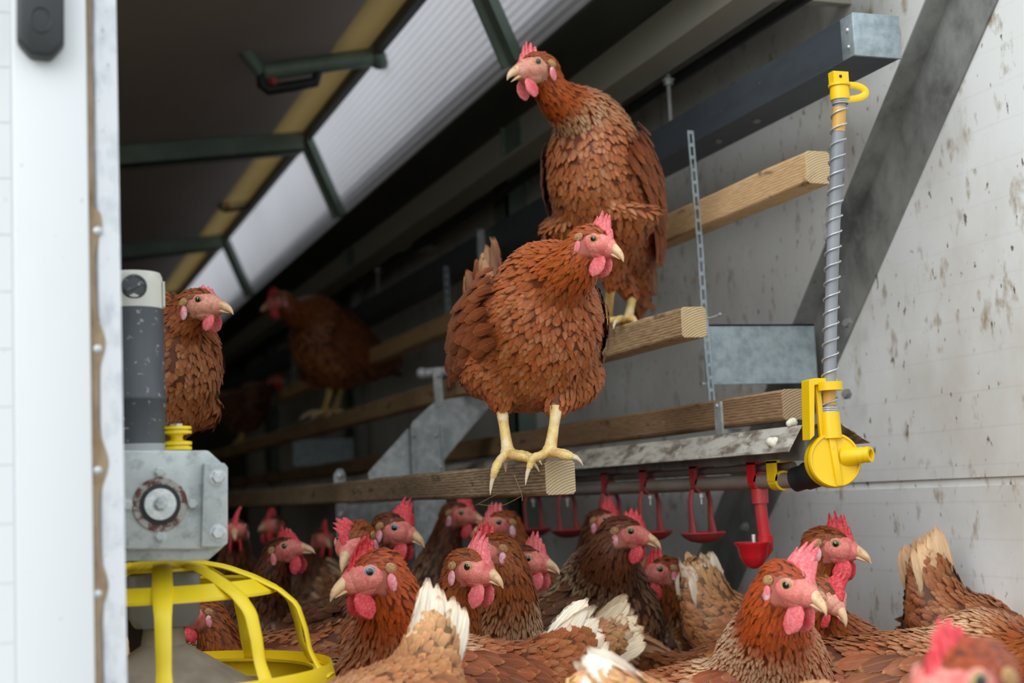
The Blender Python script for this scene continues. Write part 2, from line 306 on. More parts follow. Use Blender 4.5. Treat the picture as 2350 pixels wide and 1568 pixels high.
# black latch plate at the top left
p = [DP(*q)[[0, 2]] for q in ((38, -60), (38, 104), (68, 138), (118, 143), (146, 112), (146, -60))]
c = MB().prism([(x, D0-.016, z) for x, z in p], (0, .018, 0))
cx, cz = DP(92, 60)[[0, 2]]
o = tag(c.build('door_latch', M['latch'], bevel=.003), 'black plastic latch plate with clipped corners at the top of the white door', 'latch')
c = MB()
c.tube([(cx+.0085*math.cos(t), D0-.0165, cz+.0105*math.sin(t)) for t in np.linspace(0, 2*math.pi, 40)], .0006, 6)
c.build('round_cover', M['latch'], o)

# ================================================================ STEEL INSIDE
def part(name, mb, m, par, **k): return mb.build(name, m, par, **k)
# green cross beams of the roof, struts on the white band
lab = ['green steel roof beam crossing the dark ceiling above the black handle', 'green steel roof beam at mid depth below the first lamp bracket', 'green steel roof beam, the third one back', 'farthest green steel roof beam']
for i, y in enumerate((Y2, Y3, Y4)):
    x0, x1 = -1.28, RX-.02
    c = MB(); zc = lambda x: roofz(x)-.036
    c.prism([(x0, y-.03, zc(x0)-.03), (x1, y-.03, zc(x1)-.03), (x1, y-.03, zc(x1)+.028), (x0, y-.03, zc(x0)+.028)], (0, .006, 0))
    c.prism([(x0, y-.03, zc(x0)-.03), (x1, y-.03, zc(x1)-.03), (x1, y-.03, zc(x1)-.024), (x0, y-.03, zc(x0)-.024)], (0, .05, 0))
    tag(c.build('roof_beam', M['green'], smooth=False), ['green steel roof beam crossing the dark ceiling, nearest of them', 'middle green steel roof beam behind the second bracket', 'farthest green steel roof beam'][i], 'beam', 'green roof beams')
for i, y in enumerate((Y1, Y2, Y3, Y4)):
    c = MB(); p0 = B0+nn*.012+[0, y, 0]; p1 = B1+nn*.012+[0, y, 0]
    c.obox((p0+p1)/2, (p1-p0)/2, (0, .018, 0), nn*.010)
    c.obox((p0+p1)/2+nn*.012+np.array([0, .02, 0]), (p1-p0)/2, (0, .004, 0), nn*.012)
    tag(c.build('band_strut', M['green'], smooth=False), ['dark steel strut between white sheets, just behind the upper hen head', 'green steel strut on the white sheets with a small bright gap', 'green steel strut on the white sheets, third from the front', 'farthest steel strut on the white sheets'][i], 'strut', 'struts on the white sheets')
# folded trim near the second strut, its pale colour stands in for daylight
pa = PX(722, 335, .9); pb = PX(758, 400, .925); pc = PX(760, 415, .925)
c = MB().tube([pa, pb], .011, 10, flat=.4); tag(c.build('daylight_flashing', M['ridge']), 'folded flashing strip coloured pale as a spot of daylight, beside the strut on the white sheets', 'flashing')
# rail in front of the upper right wall and wall posts
c = MB().box((1.088, 1.75, .754), (1.158, 8, .83)); tag(c.build('aisle_rail', M['rail'], smooth=False), 'long grey steel rail high on the right above the box channel', 'rail')
for i, y in enumerate((2.87, 4.45)):
    c = MB().box((1.083, y, .765), (1.0885, y+.10, .83)); c.box((1.075, y+.10, .765), (1.0885, y+.104, .83)); tag(c.build('rail_plate', M['green'], smooth=False), ['pale green plate on the grey rail just left of the upper hen neck', 'pale green plate on the grey rail above the shaded hen'][i], 'plate')
c = MB().tube([(1.192, 1.72, .752), (1.192, 8, .752)], .011, 12); tag(c.build('black_cable_pipe', M['black']), 'black round pipe running along the grey rail', 'pipe')
for i, y in enumerate((3.42, 5.25, 7.0)):
    c = MB().box((XW-.055, y, FZ), (XW-.001, y+.012, 1.0)); c.box((XW-.055, y, FZ), (XW-.049, y+.10, 1.0))
    tag(c.build('wall_post', M['green'], smooth=False), ['green-grey steel post on the right wall behind the upper hen neck', 'green-grey steel post on the right wall above the shaded hen', 'farthest green-grey steel post on the right wall'][i], 'post', 'wall posts')
for i, y in enumerate((1.9, 4.2)):   # rail brackets to the wall
    c = MB().box((1.158, y, .76), (XW, y+.02, .78)); tag(c.build('rail_bracket', M['rail'], smooth=False), ['short bracket holding the grey rail near its front', 'short bracket holding the grey rail deeper in the house'][i], 'bracket')
# box channel with bright end cap
bx0, bx1, bz0, bz1, by = 1.103, 1.176, .573, .632, 1.612
r = empty('box_channel', (bx0, by, bz0)); tag(r, 'dark square steel channel with bright end cap high on the right', 'channel')
part('channel', MB().box((bx0, by+.004, bz0), (bx1, 8, bz1)), M['beam'], r, smooth=False)
part('end_cap', MB().box((bx0-.0008, by-.001, bz0-.0008), (bx1+.001, by+.004, bz1+.001)).box((bx0-.0012, by, bz0), (bx0+.0002, by+.03, bz1)), M['cap'], r, bevel=.0007)
for z in (.588, .612):
    part('screw', MB().ell((bx0-.001, by+.013, z), (.0028, 0, 0), (0, .003, 0), (0, 0, .003)), M['zinc'], r)
for i, (y, h) in enumerate(((2.27, 0), (4.4, 0))):
    t = empty('threaded_hanger', (1.15, y, bz1)); tag(t, ['threaded rod with nut hanging the box channel from the rail, near one', 'threaded rod hanging the box channel deeper in the house'][i], 'rod')
    part('rod', MB().tube([(1.15, y, bz1-.001), (1.15, y, .745)], .0042, 10), M['galv_dark'], t); part('nut', MB().lathe((1.15, y, .725), (0, 0, 1), [(.0085, 0), (.0085, .008), (.011, .008), (.011, .011), (.004, .012)], 6), M['galv'], t)
for i, y in enumerate((1.95, 2.08, 2.75)):
    tag(MB().lathe((1.14, y+.0, bz0+.001), (0, 0, -1), [(.0075, 0), (.0075, .003), (.004, .0055), (.0001, .006)], 6).build('channel_bolt', M['galv_dark']), ['bolt head under the box channel, nearest the hens', 'bolt head under the box channel, second back', 'bolt head under the box channel, farthest back'][i], 'bolt')
# diagonal brace on the right wall (angle profile) with bolts
q = [PX(*p, XW-.03)[1:] for p in ((2238, 0), (1905, 860), (1640, 1295))]
p0 = PX(2210, 60, XW-.001); p1 = PX(1768, 1085, XW-.001); dv = nrm(p1-p0); dv[0] = 0; dv = nrm(dv); pv = nrm(np.cross(dv, [1, 0, 0]))
if pv[1] < 0: pv = -pv                         # pv: across the brace, towards depth
pA = p0-dv*.35+pv*.0; pB = p1+dv*.28
r = empty('wall_brace', tuple(pB)); tag(r, 'wide diagonal steel angle brace bolted to the right wall', 'brace')
hw = .047
c = MB(); c.obox((pA+pB)/2+np.array([-.002, 0, 0])-pv*0, (pB-pA)/2, pv*hw, (.0015, 0, 0)); part('wall_flange', c, M['galv_dark'], r, smooth=False)
c = MB(); c.obox((pA+pB)/2+np.array([-.022, 0, 0])+pv*hw, (pB-pA)/2, pv*.0015, (.021, 0, 0)); part('standing_flange', c, M['galv_dark'], r, smooth=False)
for q_ in ((1935, 742), (1933, 905), (1700, 1210)):
    p = PX(*q_, XW-.045); part('bolt', MB().lathe(p+np.array([.01, 0, 0]), (-1, -.3, 0), [(.009, 0), (.009, .004), (.006, .004), (.006, .009), (.0001, .0095)], 6), M['galv_dark'], r)
# gray mounting plate behind the top of the pole
pl = PY(1615, 745, 2.03); pr = PY(1890, 873, 2.03)
c = MB().box((pl[0], 2.03, pr[2]), (XW-.03, 2.034, pl[2])); c.box((pl[0], 2.03, pl[2]-.003), (XW-.03, 2.05, pl[2])); c.box((pl[0]-.012, 2.024, pr[2]-.004), (XW-.03, 2.034, pr[2]))
tag(c.build('mounting_plate', M['cap'], smooth=False), 'plain bright steel plate bridging to the wall brace below the middle perch end', 'plate')
c = MB(); e = PY(672, 1010, 5.0); e2 = PY(812, 1065, 5.0); c.box((e[0], 5, e2[2]), (e2[0], 5.006, e[2])); tag(c.build('mounting_plate', M['cap'], smooth=False), 'bright steel plate deep in the shade below the second hen perch', 'plate')
# punched straps
def strap(pts, label, wd=.007, m='galv'):
    pts = [np.asarray(p) for p in pts]; c = MB()
    for a_, b_ in zip(pts[:-1], pts[1:]):
        L = np.linalg.norm(b_-a_); n_ = max(2, int(L/.019)); d_ = (b_-a_)/L
        for k in range(n_):
            s0 = a_+(b_-a_)*(k/n_); s1 = a_+(b_-a_)*((k+1)/n_); mid = (s0+s1)/2; h = (s1-s0)/2
            c.obox(mid-np.array([wd*.36, 0, 0]), h*.999, (wd*.14, 0, 0), (0, .0009, 0)); c.obox(mid+np.array([wd*.36, 0, 0]), h*.999, (wd*.14, 0, 0), (0, .0009, 0))
            c.obox(s0+h*.28, h*.28, (wd*.5, 0, 0), (0, .0012, 0))
    return tag(c.build('punched_strap', M[m], smooth=False), label, 'strap', 'punched hanging straps')
ys_ = 2.02; strap([PY(1584, 300, ys_), PY(1606, 560, ys_), PY(1616, 720, ys_), PY(1634, 920, ys_)], 'punched steel strap hanging beside the top perch on the right', .011, 'cap')
ys_ = 3.46; strap([PY(1023, 612, ys_), PY(1030, 741, ys_)], 'short punched steel strap left of the front perched hen', .013, 'cap')
c = MB(); a_ = PY(1103, 528, 3.2); b_ = PY(1108, 716, 3.2); c.obox((a_+b_)/2, (b_-a_)/2, (.009, 0, 0), (0, .002, 0)); tag(c.build('flat_strap', M['galv'], smooth=False), 'plain flat steel strap behind the tail of the front perched hen', 'strap')
for i, (a_, b_, y) in enumerate((((818, 620), (832, 1085), 5.1), ((672, 800), (676, 905), 5.6), ((628, 880), (632, 930), 5.8))):
    a_ = PY(*a_, y); b_ = PY(*b_, y); c = MB(); c.obox((a_+b_)/2, (b_-a_)/2, (.02 if i == 0 else .009, 0, 0), (0, .003, 0))
    tag(c.build('flat_strap', M['galv_dark'], smooth=False), ['wide dim flat strap hanging behind the shaded hen', 'dim flat strap left of the shaded hen', 'short dim flat strap left of the shaded hen feet'][i], 'strap')

# ---------------------------------------------------------------- perches
def perch(x0, x1, z0, z1, y0, y1, mats, label, skew=0):
    c = MB(); n_ = 40; rg = np.random.default_rng(int(abs(x0)*1000)); Vv = []; r_ = .0035
    prof = [(x0+r_, z0), (x1-r_, z0), (x1, z0+r_), (x1, z1-r_), (x1-r_, z1), (x0+r_, z1), (x0, z1-r_), (x0, z0+r_)]
    yy = np.concatenate([[y0], np.linspace(y0+.004, y1, n_)])
    for i, y in enumerate(yy):
        for (x, z) in prof:
            j = rg.normal(0, .0006, 2) if i > 0 else (0, 0)
            Vv.append((x+j[0], y+(skew*(x-x0) if i < 2 else 0), z+j[1]))
    Fc = [(i*8+j, i*8+(j+1) % 8, (i+1)*8+(j+1) % 8, (i+1)*8+j) for i in range(len(yy)-1) for j in range(8)]
    c.add(Vv, Fc, 0); base = c.n
    c.f.append(tuple(range(8))); c.m.append(1); c.f.append(tuple(range(base-8, base))); c.m.append(1)
    return tag(c.build('wooden_perch', mats, bevel=.0012, smooth=False), label, 'perch', 'square timber perches')
perch(.628, .668, -.005, .037, 1.632, 6.2, W_old, 'dirty square timber perch, lowest, under the front perched hen')
perch(.900, .940, .205, .249, 1.78, 6.8, W_mid, 'square timber perch of middle height with pale sawn end, behind the front hen')
perch(1.066, 1.107, .412, .459, 1.695, 6.8, W_new, 'clean pale timber perch, highest, its end touching the spring hose', .08)
perch(.985, 1.023, .080, .122, 1.665, 6.5, W_dk, 'brown timber perch lying just above the soiled guard sheet')
# steel strap bracket on the lowest perch
def plate_poly(pts, y, th, name, m, label=None, cat=None, par=None, **k):
    A3 = [PY(*p, y) for p in pts]; A3 = [np.array([q[0], y, q[2]]) for q in A3]
    c = MB().prism(A3, (0, th, 0)); o = c.build(name, m, par, smooth=False, **k)
    if label: tag(o, label, cat)
    return o
yb = 2.52
r = empty('perch_bracket', tuple(PY(785, 1250, yb))); tag(r, 'narrow steel bracket with a bolt gripping the lowest perch left of the stand', 'bracket')
plate_poly([(766, 1090), (775, 1077), (786, 1077), (793, 1090), (797, 1262), (776, 1262)], PX(780, 1100, .621)[1]*0+2.95, .003, 'strap', M['galv'], par=r)
p = PY(780, 1092, 2.945); part('bolt', MB().lathe(p, (0, -1, 0), [(.007, -.002), (.007, .002), (.005, .004), (.0001, .0045)], 16), M['zinc'], r)
p = PY(783, 1180, 2.945); part('bolt', MB().lathe(p, (0, -1, 0), [(.007, -.002), (.007, .002), (.005, .004), (.0001, .0045)], 16), M['zinc'], r)
# A-shaped galvanised stand
ya = 2.80
r = empty('steel_stand', (float(PY(985, 1300, ya)[0]), ya, FZ)); tag(r, 'galvanised steel stand with gusset plates behind the lowest perch', 'stand')
q0 = PY(940, 978, ya); q1 = PY(1012, 978, ya)
c = MB(); c.box((q0[0], ya, FZ), (q1[0], ya+.004, q0[2])); c.box((q0[0], ya-.012, FZ), (q0[0]+.003, ya+.004, q0[2])); c.box((q1[0]-.003, ya-.012, FZ), (q1[0], ya+.004, q0[2])); part('post', c, M['galv'], r, smooth=False)
plate_poly([(1000, 920), (1018, 918), (1125, 900), (1130, 925), (1040, 1030), (1016, 1060), (936, 990), (948, 968)], ya+.006, .003, 'gusset_plate', M['galv'], par=r)
plate_poly([(845, 1085), (935, 985), (1000, 1010), (1000, 1160), (850, 1150)], ya+.012, .003, 'gusset_plate', M['galv'], par=r)
plate_poly([(770, 1160), (900, 1150), (960, 1150), (960, 1200), (800, 1212)], ya+.5, .003, 'foot_plate', M['galv'], par=r)
plate_poly([(993, 848), (1000, 843), (1013, 845), (1018, 930), (1000, 935)], ya+.002, .004, 'upright_strap', M['galv'], par=r)
a_ = PY(965, 858, ya+.02); b_ = PY(1120, 845, ya+.02); part('cross_rod', MB().tube([a_, a_+.05*(b_-a_), b_], [.0085, .0105, .0105], 16), M['galv'], r)
part('rod_knob', MB().sph(PY(968, 857, ya+.02), .0122), M['galv'], r)
for q_ in ((1006, 862), (1012, 1072), (950, 1000), (1000, 1000)):
    part('bolt', MB().sph(PY(*q_, ya-.001), .0045), M['zinc'], r)

# ---------------------------------------------------------------- water line
gx0, gx1, gy = .979, 1.036, 1.61
c = MB()
sec = [(gx0-.022, .036), (gx0, .069), (gx1, .071), (gx1+.044, .044)]
def wing(a_, b_, th=.0016):
    a_, b_ = np.array(a_), np.array(b_); n_ = nrm([-(b_-a_)[1], (b_-a_)[0]])*th
    return [(a_[0], gy, a_[1]), (b_[0], gy, b_[1]), (b_[0]+n_[0], gy, b_[1]+n_[1]), (a_[0]+n_[0], gy, a_[1]+n_[1])]
rg_ = empty('drip_guard', (1.0, gy, .03)); tag(rg_, 'soiled folded steel guard sheet roofing the water line', 'guard')
c = MB(); c.prism(wing(sec[0], sec[1]), (0, 5, 0)); c.prism(wing(sec[1], sec[2]), (0, 5, 0)); part('left_wing', c, M['guard'], rg_, smooth=False)
c = MB(); c.prism(wing(sec[2], sec[3]), (0, 5, 0)); part('right_wing', c, M['guard'], rg_, smooth=False)
c = MB().box((.988, gy+.01, .026), (1.022, 6.6, .066)); tag(c.build('support_profile', M['galv_dark'], smooth=False), 'grey steel profile under the soiled guard sheet', 'profile')
PXc, PZc = .992, .0
c = MB().tube([(PXc, 1.66, PZc), (PXc, 6.5, PZc)], .0105, 16); c.tube([(PXc+.012, 1.68, .019), (PXc+.012, 6.5, .019)], .006, 8)
tag(c.build('water_pipe', M['pipe']), 'dusty grey drinking water pipe under the guard sheet', 'pipe')
def clip(par, y, m, w_=.016):
    part('clip', MB().loft([(PXc, y-w_/2, PZc), (PXc, y+w_/2, PZc)], [(.0135, 0, 0)]*2, [(0, 0, .0135)]*2, 18).box((PXc-.014, y-w_/2, 0), (PXc-.009, y+w_/2, .027)).box((PXc-.014, y-w_/2, .024), (PXc+.02, y+w_/2, .028)), m, par, smooth=False)
# drinkers
cl = ['clean red drinking cup with side spout arm, first below the yellow regulator', 'dusty red drinking cup with two arms, second along the pipe', 'dusty red drinking cup, third along the pipe, beside a hen beak', 'dim red drinking cup, fourth along the pipe', 'dim red drinking cup, fifth along the pipe', 'dim red drinking cup, sixth along the pipe, nearest the stand']
for i, px_ in enumerate((1742, 1607, 1490, 1400, 1300, 1222)):
    y = PX(px_, 1110, PXc)[1]; mm = M['red'] if i == 0 else M['redold']
    t = empty('cup_drinker', (PXc, y, PZc)); tag(t, cl[i], 'drinker', 'red drinking cups'); clip(t, y, mm)
    if i == 0:
        cx_ = PXc-.012; zc_ = -.088
        part('drop_tube', MB().tube([(PXc, y, -.01), (PXc, y, -.03)], .0115, 16).tube([(PXc, y, -.03), (PXc+.002, y, -.062), (PXc+.004, y, -.078)], [.0085, .0085, .0095], 16).tube([(PXc+.004, y, -.075), (PXc+.004, y, -.092), (PXc-.01, y-.002, -.112)], [.0115, .011, .006], 14), mm, t)
        part('cup', MB().lathe((cx_-.006, y-.004, -.082), (0, 0, -1), [(.019, .001), (.0258, 0), (.0258, .0022), (.022, .006), (.019, .02), (.013, .031), (.005, .036), (.0001, .037)], 32), mm, t)
        part('water_nipple', MB().tube([(cx_-.002, y, -.072), (cx_-.002, y, -.086)], .003, 10), M['zinc'], t)
    else:
        sc_ = 1.0
        for s_ in (-1, 1):
            part('arm', MB().tube([(PXc+s_*.0125-.002, y, -.008), (PXc+s_*.017-.002, y, -.025), (PXc+s_*.016-.002, y, -.05), (PXc+s_*.017, y, -.078)], [.006, .0065, .007, .012], 10, flat=.45), mm, t)
        part('cup', MB().lathe((PXc, y, -.073), (0, 0, -1), [(.02, .004), (.0325, -.002), (.034, 0), (.029, .006), (.019, .012), (.008, .0145), (.0001, .015)], 32), mm, t)
        part('water_nipple', MB().tube([(PXc, y, -.008), (PXc, y, -.02), (PXc, y, -.0205), (PXc, y, -.03)], [.0045, .0045, .002, .002], 10), M['zinc'], t)
# yellow regulator
yr = 1.60; C0 = PY(1913, 1057, yr-.008); RR = .0345
r = empty('pressure_regulator', tuple(C0-[0, 0, RR])); tag(r, 'yellow round water pressure regulator with nozzle at the front of the pipe', 'regulator')
nf = nrm([-.18, -1, .05]); c = MB().lathe(C0+nf*-.014, nf, [(RR*.8, -.004), (RR, 0), (RR*1.02, .006), (RR, .012), (RR*1.03, .013), (RR*1.03, .0185), (RR*.98, .021), (RR*.93, .021), (RR*.92, .0185), (RR*.2, .0185), (.0001, .0185)], 48)
part('body', c, M['yellow'], r)
uv_ = nrm(np.array([0, 0, 1.])-nf*nf[2]); rv_ = nrm(np.cross(nf, uv_)); rv_ = rv_ if rv_[0] > 0 else -rv_
part('face_rib', MB().obox(C0+nf*.006, nrm(uv_-.08*rv_)*RR*.97, rv_*.0045, nf*.0022), M['yellow'], r, bevel=.001)
nz = C0+rv_*.019+nf*.006+uv_*.004; dz = nrm(nf*.75+rv_*.62)
part('nozzle', MB().lathe(nz, dz, [(.0125, -.006), (.0115, .008), (.0098, .016), (.0108, .0165), (.0095, .024), (.0105, .0245), (.0098, .031), (.0062, .031), (.006, .015)], 24), M['yellow'], r)
part('inlet_neck', MB().tube([C0+uv_*.028, C0+uv_*.062], [.0135, .0128], 20), M['yellow'], r)
part('pipe_coupling', MB().lathe((PXc, yr+.06, PZc), nrm([C0[0]-PXc, -.05, C0[2]-.012-PZc]), [(.013, 0), (.0165, .002), (.0165, .02), (.0185, .022), (.0185, .045)], 24), M['black'], r)
hb = C0+uv_*.062; ht = PY(1928, 228, 1.555)
part('clamp_ring', MB().lathe(PY(1904, 886, yr-.012)-[0, 0, .006], (0, 0, 1), [(.0105, 0), (.0165, 0), (.0165, .011), (.0105, .011)], 28), M['yellow'], r)
def ypoly(pts, y, th, name, par, m=M['yellow'], bevel=.001):
    return plate_poly(pts, y, th, name, m, par=par, bevel=bevel)
ypoly([(1857, 872), (1872, 868), (1922, 868), (1922, 878), (1870, 884), (1870, 1000), (1860, 1010)], yr-.012, .02, 'bracket', r)
ypoly([(1872, 880), (1884, 884), (1894, 1000), (1884, 1010)], yr-.006, .006, 'bracket_web', r)
t = empty('yellow_pipe_clip', (PXc, PX(1790, 1105, PXc)[1], 0)); tag(t, 'small yellow clip around the pipe beside the black coupling', 'clip'); clip(t, PX(1790, 1105, PXc)[1], M['yellow'], .02)
# hose with coil spring and cap
hp = bez(hb, hb+(ht-hb)*.33+np.array([-.004, 0, 0]), hb+(ht-hb)*.66+np.array([-.004, 0, 0]), ht, 40)
r = empty('breather_hose', tuple(hb)); tag(r, 'grey standing hose wrapped in a wire spring with a yellow cap on top', 'hose')
part('hose', MB().tube(hp, .0082, 20), M['hose'], r)
tt = np.linspace(0, 1, 26*22+1); turns = 20.5; cc = np.array([[np.interp(a, np.linspace(0, 1, 40), hp[:, i]) for i in range(3)] for a in tt])
cc[:, 0] += .0102*np.cos(tt*turns*2*math.pi); cc[:, 1] += .0102*np.sin(tt*turns*2*math.pi)
c = MB().tube(cc, .0011, 6)
for z_ in (.001, .0035, .006): c.tube([hb+[.0102*math.cos(a), .0102*math.sin(a), z_] for a in np.linspace(0, 6.3, 24)], .0011, 6); c.tube([ht+[.0102*math.cos(a), .0102*math.sin(a), -z_] for a in np.linspace(0, 6.3, 24)], .0011, 6)
part('coil_spring', c, M['zinc'], r)
part('collar', MB().tube([hp[-5], hp[-2]], .0087, 20), M['amber'], r); part('collar', MB().tube([hp[1], hp[3]], .0087, 20), M['amber'], r)
cp = empty('cap', (0, 0, 0)); cp.location = tuple(ht-hb); cp.parent = r
part('cap_body', MB().lathe(ht, (0, 0, 1), [(.0125, -.001), (.0128, .008), (.0118, .017), (.0142, .017), (.0142, .020), (.0125, .021), (.011, .021)], 28).obox(ht+[0, 0, .028], (.0115, 0, 0), (0, .006, 0), (0, 0, .008)), M['yellow'], cp)
lp = [ht+np.array(q_) for q_ in ((.008, 0, .019), (.02, -.002, .0215), (.033, -.004, .021), (.040, -.004, .014), (.039, -.004, .006), (.030, -.003, .001), (.016, -.002, -.002), (.004, -.006, -.001))]
part('strap_loop', MB().tube(bez(lp[0], lp[2]+[.012, 0, .002], lp[5]+[.022, 0, .0], lp[7], 24), .0022, 8, flat=2.2), M['yellow'], cp)
part('pin_hole', MB().lathe(ht+[-.001, -.0062, .029], (0, -1, 0), [(.0022, 0), (.0022, .0004), (.0001, .0004)], 12), M['black'], cp)
for i, (q_, s_) in enumerate((((1820, 972), .0075), ((1778, 1019), .010))):
    p = PX(*q_, gx0+.004 if i == 0 else gx0-.014); c = MB(); rg = np.random.default_rng(i)
    for k in range(6): c.sph(p+rg.normal(0, s_*.35, 3)*[1, 1, .6]+[0, 0, .002], s_*.62, nu=8, nv=6)
    tag(c.build('bird_dropping', M['white_drop']), ['white dropping lying on top of the guard sheet', 'white dropping stuck on the sloping edge of the guard sheet'][i], 'dropping')
# clip strap on the brown perch
q0 = PX(1657, 920, .984)
c = MB(); c.box((.981, q0[1], .078), (.9845, q0[1]+.02, .118)); c.box((.981, q0[1], .0705), (1.02, q0[1]+.02, .078)); c.sph((.981, q0[1]+.01, .112), .003)
tag(c.build('perch_clip', M['galv'], smooth=False), 'grey folded steel clip holding the brown perch above the guard sheet', 'clip')
c = MB().tube([(.938, 1.80, .232), (.958, 1.795, .236), (.966, 1.79, .239)], [.0014, .0012, .0012], 6); c.sph((.967, 1.79, .239), .003)
tag(c.build('nail', M['galv_dark']), 'bent nail sticking out of the middle perch near its sawn end', 'nail')
c = MB(); z_ = -.006
for k, pts in enumerate((((1092, 1160), (1120, 1145), (1150, 1130)), ((1100, 1158), (1150, 1165), (1195, 1140)), ((1180, 1090), (1200, 1140), (1198, 1150)))):
    y_ = [PX(*p, .622) for p in pts]; c.tube(bez(y_[0], y_[1], y_[1], y_[2], 10), .0004, 5)
tag(c.build('straw_strand', M['straw']), 'thin straw strands hanging under the lowest perch', 'straw')

# ---------------------------------------------------------------- ceiling brackets
def bracket(dx, dy, sc, Y, label):
    T = lambda px_, py_: PY(575+(px_-575)*sc+dx, 150+(py_-150)*sc+dy, Y)
    r = empty('winch_bracket', tuple(T(575, 210))); tag(r, label, 'bracket', 'ceiling winch brackets')
    c = MB().prism([T(495, 90), T(622, 80), T(618, 100), T(570, 122), T(520, 118)], (0, .05, 0)); part('ceiling_plate', c, M['green'], r, smooth=False)
    part('diagonal_arm', MB().tube([T(560, 112), T(603, 168)], .018*sc, 10), M['green'], r)
    part('round_bar', MB().tube([T(603, 165), T(872, 128)], .022*sc, 14), M['green'], r); part('bar_end', MB().sph(T(872, 128), .033*sc), M['green'], r)
    part('black_handle', MB().tube([T(600, 165), T(602, 195), T(615, 206), T(670, 198), T(724, 188), T(728, 165)], .013*sc, 10), M['black'], r)
    part('red_grip', MB().tube([T(622, 165), T(628, 196)], .011*sc, 10), M['red'], r)
bracket(0, 0, 1, 3.2, 'green steel bracket with round bar and black handle under the ceiling, nearer one')
bracket(-85, 300, .6, 5.0, 'green steel bracket with round bar under the ceiling, farther one')

# ---------------------------------------------------------------- gear motor and gearbox, left
dm = 1.38
def G(px, py, d=dm): return P(px, py, d)
YM = float(G(370, 1150)[1]); k_ = dm/F
def GY(px, py, dy=0): return PY(px, py, YM+dy)
r = empty('feeder_motor', tuple(GY(400, 1285))); tag(r, 'dusty black motor on a pale alloy gearbox beside the white door', 'motor')
gb = [(250, 1034), (487, 1034), (523, 1073), (523, 1250), (510, 1256), (250, 1262)]
c = MB().prism([GY(*p) for p in ((230, 1034), (478, 1034), (515, 1068), (515, 1255), (478, 1262), (230, 1262))], (0, .09, 0)); part('gearbox', c, M['alum'], r, bevel=.002)
c = MB().prism([GY(*p, .012) for p in ((230, 1258), (515, 1254), (477, 1287), (230, 1290))], (0, .075, 0)); part('gearbox_foot', c, M['alum'], r, bevel=.0015)
c = MB().prism([GY(*p, -.006) for p in ((468, 1063), (515, 1063), (523, 1073), (523, 1247), (511, 1256), (462, 1256))], (0, .008, 0)); part('side_plate', c, M['alum'], r, bevel=.001)
bc = GY(367, 1158); ax = (0, -1, 0)
part('bearing_ring', MB().lathe(bc, ax, [(.0262, -.002), (.0262, .0018), (.0255, .0022), (.018, .0022), (.018, 0)], 48), M['rust'], r, smooth=False)
part('seal', MB().lathe(bc, ax, [(.0195, -.001), (.0195, .003), (.0145, .0034), (.0145, 0)], 40), M['black'], r, smooth=False)
wsh = part('shaft_washer', MB().lathe(bc, ax, [(.0153, 0), (.0153, .0045), (.0148, .005), (.0001, .005)], 40), M['zinc'], r, smooth=False)
def boltm(p, s_, hexn=6): return MB().lathe(p, ax, [(s_*1.25, 0), (s_*1.25, .0012), (s_, .0013), (s_, s_*.75), (s_*.85, s_*.9), (.0001, s_*.92)], hexn).lathe(p, ax, [(s_*1.3, -.001), (s_*1.3, .0008), (.0001, .0009)], 24)
part('shaft_bolt', boltm(bc+[0, -.005, 0], .0052, 6), M['alum'], wsh, smooth=False)
for q_ in ((367, 1084), (367, 1231), (441, 1157), (293, 1160)): part('bolt', boltm(GY(*q_), .0048), M['alum'], r, smooth=False)
for q_ in ((500, 1096), (500, 1223)): part('bolt', boltm(GY(*q_, -.006), .0064), M['zinc'], r, smooth=False)
mx_ = (285+380)/2-28; mr = float(GY(379, 800, .045)[0]-GY(mx_, 800, .045)[0])
def MC(py): p = GY(mx_, py, .045); return np.array([GY(mx_, 850, .045)[0], YM+.045, p[2]])
c = MB().loft([MC(1022), MC(925), MC(922), MC(915), MC(912), MC(712)], [(mr*q, 0, 0) for q in (1, 1, 1.035, 1.035, .99, .985)], [(0, mr*q, 0) for q in (1, 1, 1.035, 1.035, .99, .985)], 48)
part('motor_tube', c, M['motor'], r)
c = MB().loft([MC(720), MC(660), MC(640), MC(630), MC(629)], [(mr*q, 0, 0) for q in (.975, .97, .96, .9, .02)], [(0, mr*q, 0) for q in (.975, .97, .96, .9, .02)], 48)
c.box(MC(708)+[mr*.93, -.012, 0], MC(650)+[mr*1.0, .012, 0]); cap = part('end_cap', c, M['ivory'], r)
pb = GY(305, 668, .045)-[0, mr*.96, 0]; pb[0] = MC(0)[0]+(GY(305, 668)[0]-GY(mx_, 668)[0])
part('screw_plug', MB().lathe(pb+[0, .004, 0], (0, -1, 0), [(.0125, 0), (.0125, .004), (.0108, .0055), (.0108, .004), (.0001, .005)], 32).obox(pb-[0, .0015, 0], (.008, 0, .004), (-.0008, 0, .0016), (0, .001, 0)), M['motor'], cap)
c = MB().loft([MC(1052), MC(1040), MC(1039), MC(1022), MC(1021)], [(mr*q, 0, 0) for q in (.98, 1.0, 1.02, 1.02, .98)], [(0, mr*q, 0) for q in (.98, 1.0, 1.02, 1.02, .98)], 48)
part('base_ring', c, M['ltgrey'], r)
pi_ = GY(405, 1034, .04)
t = empty('fence_insulator', tuple(pi_)); tag(t, 'yellow ribbed plastic spool standing on the gearbox beside the black tube', 'insulator')
k2 = float(np.linalg.norm(ray(405, 1000)))*0+(YM+.04)/ray(405, 1000)[1]/F
hh = lambda py: (1034-py)*k2
